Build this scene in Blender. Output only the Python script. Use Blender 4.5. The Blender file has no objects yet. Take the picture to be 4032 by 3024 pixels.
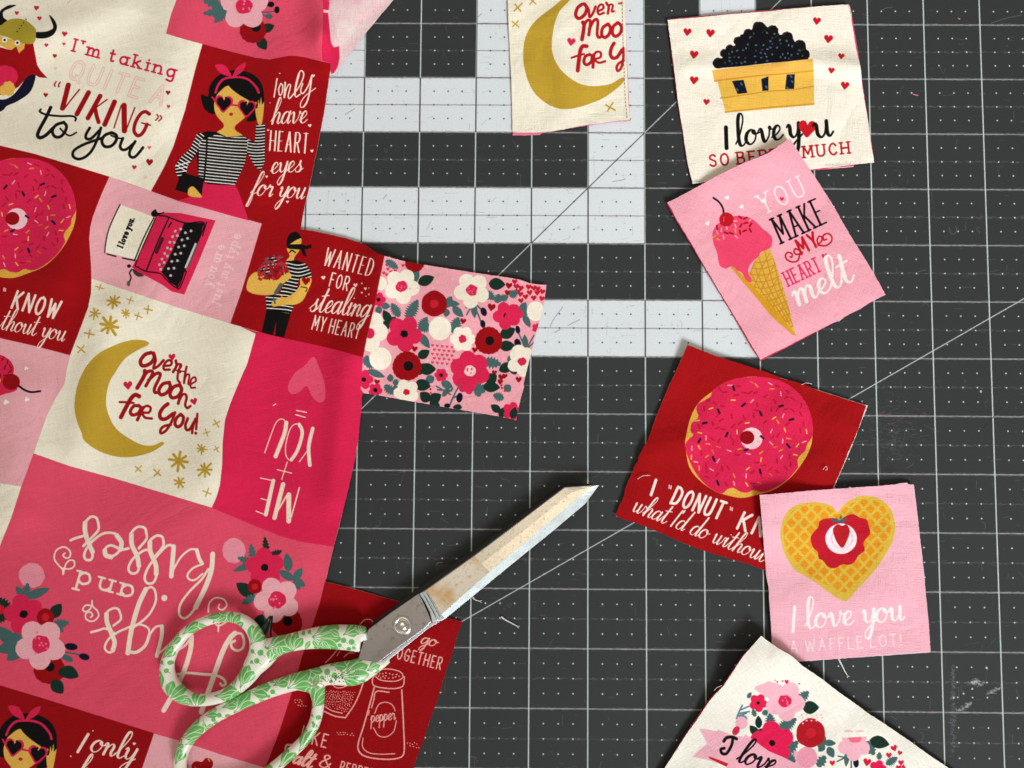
import bpy, bmesh, math, random
import numpy as np
from mathutils import Vector, Matrix
from mathutils.geometry import delaunay_2d_cdt

random.seed(7)
RNG = np.random.default_rng(11)
SC = bpy.context.scene
COL = SC.collection

# ------------------------------------------------------------------ camera
FPX = 3300.0                       # focal length in photograph pixels (photo 4032 x 3024)
RV = (0.07045, 0.00804, 0.00673)   # camera tilt (rotation vector)
CAMP = Vector((-0.03051, -0.03849, 0.3699))
_ang = math.sqrt(sum(a * a for a in RV))
RM = Matrix.Rotation(_ang, 3, Vector(RV) / _ang)
cam_d = bpy.data.cameras.new('camera')
cam = bpy.data.objects.new('camera', cam_d)
COL.objects.link(cam)
cam_d.sensor_fit = 'HORIZONTAL'
cam_d.sensor_width = 36.0
cam_d.lens = FPX / 4032.0 * 36.0
cam_d.clip_start = 0.01
cam_d.clip_end = 50.0
cam.matrix_world = Matrix.Translation(CAMP) @ RM.to_4x4()
SC.camera = cam

# ------------------------------------------------------------------ world and lamps
w = bpy.data.worlds.new('World')
SC.world = w
w.use_nodes = True
bg = w.node_tree.nodes['Background']
bg.inputs['Color'].default_value = (1.0, 0.92, 0.80, 1)
bg.inputs['Strength'].default_value = 0.30

def area(name, loc, target, sx, sy, energy, color, spread=180):
    d = bpy.data.lights.new(name, 'AREA')
    d.shape = 'RECTANGLE'; d.size = sx; d.size_y = sy
    d.energy = energy; d.color = color; d.spread = math.radians(spread)
    o = bpy.data.objects.new(name, d)
    COL.objects.link(o)
    o.location = loc
    o.rotation_euler = (Vector(target) - Vector(loc)).to_track_quat('-Z', 'Y').to_euler()
    return o
area('window_light', (0.95, -1.55, 1.45), (0.16, 0.20, 0), 0.80, 0.90, 3.55, (0.93, 0.97, 1.0), 33)
area('ceiling_bounce_fill', (-0.14, 0.16, 1.7), (-.14, 0.14, 0), 0.95, 0.95, 3.5, (1.0, 0.87, 0.66))  # added lamp standing in for ceiling bounce: steel reflections, brighter whites

SC.view_settings.view_transform = 'Standard'
SC.view_settings.look = 'None'
SC.view_settings.exposure = 0.0
SC.view_settings.gamma = 1.0
SC.render.film_transparent = False

# ------------------------------------------------------------------ measuring: photograph point -> place at height z
RN = np.array([list(r) for r in RM])
CN = np.array(CAMP)
def at(u, v, z=0.0):
    u = np.asarray(u, float); v = np.asarray(v, float)
    d = np.stack([(u - 2016) / FPX, -(v - 1512) / FPX, -np.ones_like(u)], -1) @ RN.T
    t = (z - CN[2]) / d[..., 2]
    return CN[0] + d[..., 0] * t, CN[1] + d[..., 1] * t
S = 2212 / 1008.0
TILE = lambda c, r: (1008.0 * c, 756.0 * r)

# ------------------------------------------------------------------ print drawing: vector strokes and shapes on a canvas
def P(s):
    return np.array([[float(a) for a in p.split(',')] for p in s.split()])

def spline(p, closed=False, n=6):
    p = np.asarray(p, float)
    if len(p) < 3: return p
    if closed: q = np.vstack([p[-1], p, p[0], p[1]])
    else: q = np.vstack([2 * p[0] - p[1], p, 2 * p[-1] - p[-2]])
    t = np.linspace(0, 1, n, endpoint=False)[:, None]
    out = []
    for i in range(1, len(q) - 2):
        a, b, c, d = q[i - 1], q[i], q[i + 1], q[i + 2]
        out.append(0.5 * (2 * b + (c - a) * t + (2 * a - 5 * b + 4 * c - d) * t * t + (3 * b - a - 3 * c + d) * t ** 3))
    out = np.vstack(out)
    return out if closed else np.vstack([out, q[-2]])

class Canvas:
    def __init__(s, x0, y0, x1, y1, ppm, bg, z=0.0):
        s.x0, s.y0, s.ppm, s.z = x0, y0, ppm, z
        s.w = int((x1 - x0) * ppm) + 1; s.h = int((y1 - y0) * ppm) + 1
        s.a = np.empty((s.h, s.w, 3), np.float32); s.a[:] = np.array(bg) / 255.0
        s.org = (0.0, 0.0); s.sc = 1 / S; s.M = None; s.clip = None
    def o(s, c, r): s.org = TILE(c, r); s.M = None; return s
    def crop(s, x, y): s.org = (x, y); s.M = None; return s
    def world(s): s.org = None; s.M = None; return s
    def px(s, p):
        p = np.atleast_2d(np.asarray(p, float))
        if s.M is not None: p = p @ s.M[0].T + s.M[1]
        if s.org is None: x, y = p[:, 0], p[:, 1]
        else: x, y = at(s.org[0] + p[:, 0] * s.sc, s.org[1] + p[:, 1] * s.sc, s.z)
        return np.stack([(x - s.x0) * s.ppm, (y - s.y0) * s.ppm], 1)
    def unit(s):   # canvas pixels per local unit
        a = s.px([[1000, 700], [1100, 700]]); return np.linalg.norm(a[1] - a[0]) / 100 if s.org is not None else s.ppm
    def _blend(s, x0, y0, m, col, al):
        h, w_ = m.shape
        if s.clip is not None: m = m * s.clip[y0:y0 + h, x0:x0 + w_]
        m = (m * al)[..., None]
        s.a[y0:y0 + h, x0:x0 + w_] = s.a[y0:y0 + h, x0:x0 + w_] * (1 - m) + np.array(col, np.float32) / 255 * m
    def _box(s, q, r):
        x0 = max(0, int(q[:, 0].min() - r - 1)); x1 = min(s.w, int(q[:, 0].max() + r + 2))
        y0 = max(0, int(q[:, 1].min() - r - 1)); y1 = min(s.h, int(q[:, 1].max() + r + 2))
        return x0, y0, x1, y1
    def pmask(s, q):
        x0, y0, x1, y1 = s._box(q, 1)
        if x1 <= x0 or y1 <= y0: return None
        K = 3
        ys = y0 + (np.arange((y1 - y0) * K) + .5) / K
        acc = np.zeros((len(ys), x1 - x0 + 1), np.float32)
        a = q; b = np.roll(q, -1, 0)
        rows = [[] for _ in range(len(ys))]
        for (ax, ay), (bx, by) in zip(a, b):
            if ay == by: continue
            lo, hi = min(ay, by), max(ay, by)
            i0 = max(0, int(math.ceil((lo - y0) * K - .5))); i1 = min(len(ys), int(math.ceil((hi - y0) * K - .5)))
            if i1 <= i0: continue
            yy = ys[i0:i1]; xx = ax + (yy - ay) * (bx - ax) / (by - ay)
            for k, x in zip(range(i0, i1), xx): rows[k].append(x)
        W = x1 - x0
        out = np.zeros((len(ys), W), np.float32)
        for k, r in enumerate(rows):
            if not r: continue
            r.sort()
            for j in range(0, len(r) - 1, 2):
                l = min(max(r[j] - x0, 0), W); e = min(max(r[j + 1] - x0, 0), W)
                if e <= l: continue
                il, ie = int(l), int(e)
                if il == ie: out[k, il] += e - l; continue
                out[k, il] += il + 1 - l
                out[k, il + 1:ie] += 1
                if ie < W: out[k, ie] += e - ie
        m = np.clip(out, 0, 1).reshape(y1 - y0, K, W).mean(1)
        return x0, y0, m
    def poly(s, col, p, sm=True, al=1.0):
        if isinstance(p, str): p = P(p)
        if sm: p = spline(p, True)
        r = s.pmask(s.px(p))
        if r: s._blend(r[0], r[1], r[2], col, al)
    def setclip(s, p, sm=True):
        if p is None: s.clip = None; return
        if isinstance(p, str): p = P(p)
        if sm: p = spline(p, True)
        s.clip = np.zeros((s.h, s.w), np.float32)
        r = s.pmask(s.px(p))
        if r: s.clip[r[1]:r[1] + r[2].shape[0], r[0]:r[0] + r[2].shape[1]] = r[2]
    def stroke(s, col, wd, p, sm=True, closed=False, con=0.0, ax=None, al=1.0, taper=0):
        """wd: full width in local units; con: contrast, down strokes (along ax) thick, cross strokes thin"""
        if isinstance(p, str): p = P(p)
        if sm: p = spline(p, closed)
        elif closed: p = np.vstack([p, p[:1]])
        q = s.px(p); un = s.unit(); n = len(q)
        if n < 2: q = np.vstack([q, q + .01]); n = 2
        d = np.diff(q, axis=0); L = np.linalg.norm(d, axis=1) + 1e-9; d = d / L[:, None]
        if con:
            o_ = s.px(np.array([[0., 0.], ax if ax is not None else [0., 1.]]) + p[0]); v = o_[1] - o_[0]; v = v / (np.linalg.norm(v) + 1e-9)
            c = np.sum(d * v, 1); f = np.abs(c) ** 3 if con < 0 else np.clip(c, 0, 1) ** 1.3
            con = abs(con); f = (1 - con) + con * f
            k = np.array([.25, .5, .25]); f = np.convolve(np.pad(f, 1, mode='edge'), k, 'valid')
            f = np.concatenate([f[:1], (f[1:] + f[:-1]) / 2, f[-1:]])
        else: f = np.ones(n)
        if taper: f = f * np.clip(np.minimum(np.arange(n), np.arange(n)[::-1]) / (n * .25) + .35, 0, 1)
        R = np.maximum(wd * un * f / 2, .28)
        x0, y0, x1, y1 = s._box(q, R.max() + 1)
        if x1 <= x0 or y1 <= y0: return
        m = np.zeros((y1 - y0, x1 - x0), np.float32)
        for i in range(n - 1):
            r = max(R[i], R[i + 1]) + 1
            a0 = max(x0, int(min(q[i, 0], q[i + 1, 0]) - r)); a1 = min(x1, int(max(q[i, 0], q[i + 1, 0]) + r + 2))
            b0 = max(y0, int(min(q[i, 1], q[i + 1, 1]) - r)); b1 = min(y1, int(max(q[i, 1], q[i + 1, 1]) + r + 2))
            if a1 <= a0 or b1 <= b0: continue
            X = np.arange(a0, a1)[None, :] + .5 - q[i, 0]; Y = np.arange(b0, b1)[:, None] + .5 - q[i, 1]
            t = np.clip((X * d[i, 0] + Y * d[i, 1]) / L[i], 0, 1)
            D = np.hypot(X - t * L[i] * d[i, 0], Y - t * L[i] * d[i, 1])
            c = np.clip(R[i] + t * (R[i + 1] - R[i]) - D + .5, 0, 1)
            v = m[b0 - y0:b1 - y0, a0 - x0:a1 - x0]; np.maximum(v, c, out=v)
        s._blend(x0, y0, m, col, al)
    def dot(s, col, x, y, r, al=1.0): s.stroke(col, 2 * r, [[x, y], [x + .01, y]], sm=False, al=al)
    def ell(s, col, x, y, rx, ry, rot=0, al=1.0, wob=0.0, n=28):
        t = np.linspace(0, 2 * np.pi, n, endpoint=False); k = 1 + wob * RNG.standard_normal(n)
        c, e = math.cos(math.radians(rot)), math.sin(math.radians(rot))
        X = rx * np.cos(t) * k; Y = ry * np.sin(t) * k
        s.poly(col, np.stack([x + X * c - Y * e, y + X * e + Y * c], 1), al=al)
    # motifs
    def heart(s, col, x, y, r, rot=0, al=1.0):
        b = P('0,1 -.55,.45 -.95,-.05 -.95,-.55 -.6,-.85 -.2,-.75 0,-.4 .2,-.75 .6,-.85 .95,-.55 .95,-.05 .55,.45') * r
        c, e = math.cos(math.radians(rot)), math.sin(math.radians(rot))
        p = np.stack([x + b[:, 0] * c - b[:, 1] * e, y + b[:, 0] * e + b[:, 1] * c], 1)
        q = spline(p, True); s.poly(col, q, sm=False, al=al)
    def flower(s, col, x, y, r, n=5, rot=0, cc=None, cr=0, spk=None):
        for k in range(n):
            a = math.radians(rot + 360 / n * k)
            s.ell(col, x + .56 * r * math.cos(a), y + .56 * r * math.sin(a), r * .47, r * (.44 if n < 7 else .3), math.degrees(a), wob=.015)
        s.ell(col, x, y, r * .55, r * .55)
        if cc is not None:
            s.ell(cc, x, y, cr, cr * .95, wob=.07, n=14)
            if spk is not None:
                for k in range(9): s.dot(spk, x + RNG.normal() * cr * .45, y + RNG.normal() * cr * .45, cr * .12)
    def rose(s, col, x, y, r, n=18, cc=None, cr=0):
        t = np.linspace(0, 2 * np.pi, n * 6, endpoint=False); k = 1 + .045 * np.abs(np.sin(t * n / 2)) + .02 * np.sin(3 * t)
        s.poly(col, np.stack([x + r * k * np.cos(t), y + r * k * np.sin(t)], 1), sm=False)
        if cc is not None: s.ell(cc, x, y, cr, cr, wob=.04, n=14)
    def leaf(s, col, x0, y0, x1, y1, wd, ser=0, vein=None):
        a = np.array([x0, y0], float); b = np.array([x1, y1], float); d = b - a; L = np.linalg.norm(d); d /= L; n_ = np.array([-d[1], d[0]])
        t = np.linspace(0, 1, 13); prof = np.sin(np.pi * t ** .85) ** .8 * wd
        if ser:
            t = np.linspace(0, 1, 4 * ser + 1); prof = np.sin(np.pi * t ** .85) ** .7 * wd * np.where(np.arange(len(t)) % 2, 1.15, .62)
        u = a + d * L * t[:, None] + n_ * prof[:, None]; v = a + d * L * t[:, None] - n_ * prof[:, None]
        s.poly(col, np.vstack([u, v[::-1]]), sm=not ser)
        if vein is not None: s.stroke(vein, wd * .16, [a + d * L * .1, a + d * L * .9], sm=False)
    def petal(s, col, x0, y0, x1, y1, wd):
        a = np.array([x0, y0], float); b = np.array([x1, y1], float); d = b - a; L = np.linalg.norm(d); d /= L; n_ = np.array([-d[1], d[0]])
        t = np.linspace(0, 1, 11); prof = np.sin(np.pi * t ** 1.35) ** .85 * wd
        s.poly(col, np.vstack([a + d * L * t[:, None] + n_ * prof[:, None], (a + d * L * t[:, None] - n_ * prof[:, None])[::-1]]))
    def star(s, col, x, y, r, n=8, rot=0, wd=.26):
        for k in range(n):
            a = math.radians(rot + 360 / n * k + RNG.normal() * 3); rr = r * (1 + .1 * RNG.normal())
            p = [[x, y], [x + rr * math.cos(a), y + rr * math.sin(a)]]
            s.stroke(col, r * wd, p, sm=False)
    def write(s, font, text, x0, y0, x1, y1, h, wd, col, con=0.0, slab=False, slant=0.0, al=1.0, gap=None, arc=0.0):
        """text on a baseline from (x0,y0) to (x1,y1), capital height h"""
        if gap is None: gap = .4
        if font is SCRIPT: gap = 0.0
        ws = []
        for ch in text: ws.append(.34 if ch == ' ' else font[ch][0] + gap)
        tot = sum(ws) - (gap if text[-1] != ' ' else 0)
        a = np.array([x0, y0], float); d = np.array([x1 - x0, y1 - y0], float); L = np.linalg.norm(d); d /= L
        up = np.array([d[1], -d[0]])
        kx = L / tot; x = 0.0
        for ch, wc in zip(text, ws):
            if ch != ' ':
                for st in font[ch][1]:
                    base = a + d * x * kx
                    lift = arc * math.sin(math.pi * (x / tot))
                    X = st[:, 0] * kx + st[:, 1] * h * slant
                    p = base + X[:, None] * d + (st[:, 1] * h + lift)[:, None] * up
                    straight = len(st) == 2
                    s.stroke(col, wd, p, sm=not straight, con=con, ax=-(up + d * slant), al=al)
                    if slab:
                        for e in (0, -1):
                            o_ = st[1] if e == 0 else st[-2]
                            yv = st[e][1]
                            if min(abs(yv), abs(yv - 1), abs(yv - .62), abs(yv + .4)) < .03 and abs(o_[1] - yv) > abs(o_[0] - st[e][0]) * 1.2:
                                c = base + (st[e][0] * kx + yv * h * slant) * d + yv * h * up
                                s.stroke(col, wd * .8, [c - d * max(kx * .13, min(wd * .9, h * .1)), c + d * max(kx * .13, min(wd * .9, h * .1))], sm=False, al=al)
            x += wc
    def image(s, name):
        im = bpy.data.images.new(name, s.w, s.h)
        buf = np.ones((s.h, s.w, 4), np.float32); buf[..., :3] = np.clip(s.a, 0, 1)
        im.pixels.foreach_set(buf.ravel()); im.update(); im.pack()
        return im

def mkfont(txt):
    f = {}
    for line in txt.strip().splitlines():
        ch, w_, rest = line.split(' ', 2)
        f[ch] = (float(w_), [P(q) for q in rest.split('|')])
    return f
FONT = mkfont('''A .6 0,0 .3,1|.3,1 .6,0|.12,.36 .48,.36
B .52 0,0 0,1|0,1 .3,1 .45,.88 .4,.6 .25,.53 .02,.53|.25,.53 .5,.42 .5,.12 .3,0 0,0
C .55 .52,.82 .35,1 .12,.88 0,.5 .12,.12 .35,0 .54,.18
D .56 0,0 0,1|0,1 .3,.97 .53,.75 .55,.4 .4,.08 0,0
E .44 0,0 0,1|0,1 .42,1|0,.52 .34,.52|0,0 .44,0
F .42 0,0 0,1|0,1 .42,1|0,.52 .33,.52
G .58 .54,.82 .36,1 .12,.88 0,.5 .12,.1 .36,0 .56,.15 .57,.42|.34,.44 .58,.44
H .56 0,0 0,1|.56,0 .56,1|0,.5 .56,.5
I .1 .05,0 .05,1
K .52 0,0 0,1|.48,1 .02,.45|.14,.56 .52,0
L .42 0,0 0,1|0,0 .42,0
M .7 0,0 .04,1|.04,1 .35,.3|.35,.3 .66,1|.66,1 .7,0
N .56 0,0 0,1|0,1 .56,0|.56,0 .56,1
O .58 .29,1 .08,.85 0,.5 .08,.15 .29,0 .5,.15 .58,.5 .5,.85 .29,1
P .5 0,0 0,1|0,1 .35,1 .5,.78 .38,.52 0,.48
Q .6 .29,1 .08,.85 0,.5 .08,.15 .29,0 .5,.15 .58,.5 .5,.85 .29,1|.34,.22 .62,-.1
R .52 0,0 0,1|0,1 .35,1 .5,.78 .38,.52 0,.48|.22,.5 .52,0
S .48 .45,.85 .28,1 .08,.9 .05,.68 .25,.53 .45,.38 .44,.1 .24,0 .02,.14
T .5 .25,0 .25,1|0,1 .5,1
U .54 0,1 0,.3 .12,.03 .27,0 .44,.05 .54,.3 .54,1
V .56 0,1 .28,0|.28,0 .56,1
W .82 0,1 .2,0|.2,0 .41,.8|.41,.8 .62,0|.62,0 .82,1
Y .54 0,1 .27,.48|.54,1 .27,.48|.27,.48 .27,0
a .46 .4,.5 .24,.62 .05,.5 0,.28 .1,.03 .28,.02 .42,.2|.43,.62 .43,0
d .46 .42,.5 .24,.62 .05,.5 0,.28 .1,.03 .28,.02 .42,.2|.43,1 .43,0
e .44 .02,.32 .44,.34 .36,.56 .2,.62 .04,.5 0,.26 .1,.04 .28,0 .43,.14
f .32 .34,.95 .22,1 .12,.85 .1,.5 .06,0|0,.58 .3,.62
g .46 .42,.5 .24,.62 .05,.5 0,.28 .1,.03 .28,.02 .42,.2|.43,.62 .43,-.2 .3,-.38 .05,-.32
h .44 0,0 0,1|0,.4 .15,.6 .33,.6 .42,.42 .42,0
i .1 .05,.62 .05,0|.05,.85 .06,.87
j .18 .14,.62 .14,-.25 .04,-.38 -.06,-.3|.14,.85 .15,.87
k .44 0,0 0,1|.38,.62 0,.26|.13,.38 .44,0
l .1 .05,0 .05,1
m .66 0,0 0,.62|0,.4 .14,.6 .28,.58 .33,.4 .33,0|.33,.4 .46,.6 .6,.58 .66,.4 .66,0
n .44 0,0 0,.62|0,.4 .15,.6 .33,.6 .42,.42 .42,0
o .46 .23,.62 .06,.52 0,.3 .06,.08 .23,0 .4,.08 .46,.3 .4,.52 .23,.62
p .46 0,.62 0,-.4|.02,.45 .2,.62 .4,.5 .45,.3 .36,.06 .18,0 .02,.15
r .3 0,.62 0,0|0,.38 .12,.58 .3,.6
s .36 .34,.52 .2,.62 .05,.52 .08,.38 .26,.28 .34,.14 .2,0 .02,.08
t .28 .12,.9 .12,.12 .2,0 .28,.05|0,.62 .27,.62
u .44 0,.62 0,.18 .1,.02 .25,.02 .4,.2|.42,.62 .42,0
v .44 0,.62 .22,0|.22,0 .44,.62
y .44 0,.62 .24,.02|.46,.62 .2,-.15 .08,-.4
w .62 0,.62 .15,0|.15,0 .31,.5|.31,.5 .47,0|.47,0 .62,.62
" .16 .02,1 .02,.8|.14,1 .14,.8
' .06 .03,1 .03,.8
! .08 .04,1 .04,.3|.04,.03 .045,.03
. .06 .03,.02 .035,.02
= .4 0,.4 .4,.4|0,.62 .4,.62
& .6 .58,0 .2,.7 .22,.95 .38,1 .42,.8 .08,.4 .02,.12 .2,0 .4,.1 .56,.42''')
SCRIPT = mkfont('''l .34 0,.1 .15,.35 .32,.85 .3,1.1 .2,1.1 .14,.85 .12,.3 .16,.04 .26,.0 .38,.12
o .5 .38,.46 .24,.5 .09,.38 .05,.15 .18,0 .34,.08 .42,.28 .38,.45 .32,.42 .4,.33 .56,.36
v .5 0,.38 .08,.48 .14,.4 .18,.1 .25,.0 .4,.2 .44,.48 .46,.42 .56,.4
e .38 0,.12 .18,.2 .32,.36 .26,.5 .13,.42 .07,.2 .14,.02 .28,.02 .42,.14
y .46 .0,.4 .05,.48 .1,.4 .1,.15 .2,.03 .32,.15 .4,.48|.42,.5 .38,.1 .3,-.35 .18,-.55 .08,-.45 .16,-.22 .5,.1
u .5 0,.4 .05,.48 .1,.4 .1,.12 .2,.0 .32,.15 .38,.48|.4,.5 .38,.12 .44,.0 .55,.12
n .5 0,.38 .06,.48 .12,.4 .1,0|.1,.0 .16,.3 .28,.48 .37,.4 .35,.12 .42,0 .54,.12
m .72 0,.38 .06,.48 .12,.4 .1,0|.1,0 .16,.3 .26,.48 .34,.4 .32,0|.32,0 .38,.3 .48,.48 .57,.4 .55,.12 .62,0 .76,.14
h .52 0,.1 .18,.5 .3,.9 .25,1.1 .17,1 .12,.5 .09,0|.1,0 .17,.3 .3,.48 .39,.38 .36,.1 .43,0 .56,.12
a .5 .38,.42 .25,.5 .1,.38 .05,.12 .16,0 .3,.12 .4,.45|.41,.5 .38,.12 .44,0 .54,.12
d .52 .38,.42 .25,.5 .1,.38 .05,.12 .16,0 .32,.12 .5,1.1|.5,1.1 .4,.15 .45,0 .56,.12
t .38 0,.1 .16,.5 .22,.85|.23,.95 .16,.2 .2,.02 .3,.0 .42,.15|.02,.64 .38,.7
i .22 0,.3 .08,.48|.09,.5 .07,.12 .13,0 .26,.12|.12,.7 .13,.72
w .64 0,.4 .05,.48 .1,.1 .18,0 .3,.15 .33,.48|.34,.48 .34,.1 .41,0 .54,.2 .57,.48 .7,.4
g .48 .38,.42 .25,.5 .1,.38 .05,.12 .16,0 .3,.15 .4,.46|.42,.5 .38,0 .3,-.4 .17,-.52 .09,-.4 .18,-.2 .52,.1
s .4 0,.1 .18,.3 .26,.5 .25,.35 .33,.15 .26,0 .1,.0 .07,.08|.27,.02 .45,.14
f .34 0,.1 .2,.4 .36,.9 .3,1.1 .2,1.0 .15,.5 .08,-.3 .05,-.5 .15,-.5 .2,-.2 .18,.05 .4,.15
r .4 0,.3 .09,.52 .14,.42 .27,.44 .27,.1 .32,0 .43,.12
p .46 0,.2 .1,.48|.12,.5 .05,-.5|.08,.05 .16,.4 .3,.48 .38,.3 .3,.05 .15,.02 .5,.14
k .46 0,.1 .2,.7 .26,1.1 .16,1 .12,.5 .1,0|.1,.1 .3,.48 .34,.36 .16,.24 .3,.18 .36,0 .5,.12
I .16 .12,.95 .04,0
H .6 0,0 .05,1
' .1 .06,1 .05,.85
J .4 .1,.75 .05,.9 .2,1 .4,.92|.3,.95 .24,.2 .1,0 -.02,.1 .06,.2
T .5 0,.95 .5,1|.28,1 .2,0''')
FONT['1'] = FONT['I']
# ------------------------------------------------------------------ print colours (sRGB, the dye itself)
CREAM=(248,240,220); WHITE=(252,248,242); RED=(162,10,18); DRED=(156,9,18); HOT=(224,36,82); MIDP=(232,80,108)
LPINK=(243,176,186); PALE=(250,205,208); GOLD=(196,160,52); BLACK=(18,14,16); SKIN=(236,186,84); SLATE=(72,104,104)
DGREEN=(24,50,40); NAVY=(20,20,44); TAN=(232,180,72); ORNG=(228,132,60); ROSEC=(205,30,48)

def sprinkles(c, poly, n, size, cols, seed, avoid=(), spc=1.2, ln=.45):
    r = np.random.default_rng(seed); q = P(poly) if isinstance(poly, str) else poly
    x0, y0 = q.min(0); x1, y1 = q.max(0); pts = []
    k = 0
    while len(pts) < n and k < 6000:
        k += 1
        x, y = r.uniform(x0, x1), r.uniform(y0, y1)
        ins = False; j = len(q) - 1
        for i in range(len(q)):
            if (q[i, 1] > y) != (q[j, 1] > y) and x < (q[j, 0] - q[i, 0]) * (y - q[i, 1]) / (q[j, 1] - q[i, 1]) + q[i, 0]: ins = not ins
            j = i
        if not ins or any((x - a) ** 2 + (y - b) ** 2 < (size * spc) ** 2 for a, b in pts) or any((x - a) ** 2 + (y - b) ** 2 < d * d for a, b, d in avoid): continue
        pts.append((x, y)); col, wd = cols[r.integers(len(cols))]
        t = r.uniform(0, math.pi); L = size * ln
        c.stroke(col, wd, [[x - L * math.cos(t), y - L * math.sin(t)], [x + L * math.cos(t), y + L * math.sin(t)]], sm=False)

def donut_art(c):   # drawn in the frame of the cut donut square (crop 2350,1300)
    c.poly(TAN, '1000,530 880,630 810,760 770,930 768,1010 800,1180 880,1290 1000,1380 1100,1420 1250,1450 1400,1420 1550,1370 1700,1250 1820,1080 1866,930 1850,760 1700,520 1420,405 1180,430')
    c.poly(HOT, '1010,512 1110,450 1230,412 1420,403 1570,430 1700,500 1800,610 1855,740 1870,860 1862,925 1822,985 1805,1040 1752,1092 1736,1130 1742,1170 1728,1205 1640,1300 1510,1380 1420,1400 1360,1382 1300,1405 1240,1395 1185,1365 1130,1375 1075,1410 960,1350 860,1240 790,1100 768,990 800,940 835,905 812,870 818,810 850,780 880,745 862,690 875,640 940,600 985,570')
    R = (190, 22, 52)
    for x, y, a in [(1185,500,70),(1270,645,-40),(1055,700,65),(935,802,-12),(1595,655,-15),(1420,720,65),(1685,772,-15),(1125,902,-65),(888,955,-60),(1658,1000,50),(1012,1113,65),(1415,1222,75),(1048,1320,70)]:
        t = math.radians(a); c.stroke(NAVY, 19, [[x - 17 * math.cos(t), y - 17 * math.sin(t)], [x + 17 * math.cos(t), y + 17 * math.sin(t)]], sm=False)
    av = [(1340, 935, 125)] + [(x, y, 38) for x, y in [(1185,500),(1270,645),(1055,700),(935,802),(1595,655),(1420,720),(1685,772),(1125,902),(888,955),(1658,1000),(1012,1113),(1415,1222),(1048,1320)]]
    sprinkles(c, '1100,480 1300,440 1550,460 1700,560 1810,700 1840,900 1760,1050 1700,1200 1540,1340 1400,1370 1250,1350 1050,1360 900,1240 800,1080 800,980 860,900 850,820 900,720 920,630 1020,540', 118, 38,
              [(R, 15), (R, 15), (R, 15), (R, 15), (R, 15), ((226,150,40), 11), ((242,190,80), 11), ((232,100,50), 10), ((252,170,190), 10)], 5, av)
    c.ell((252,206,216), 1340, 935, 94, 94); c.ell(DRED, 1302, 928, 62, 58)
    c.stroke(NAVY, 17, '1420,914 1442,936'); c.stroke(NAVY, 17, '1278,1042 1308,1028')

def icecream_scoop_marks(c):
    pass

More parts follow.
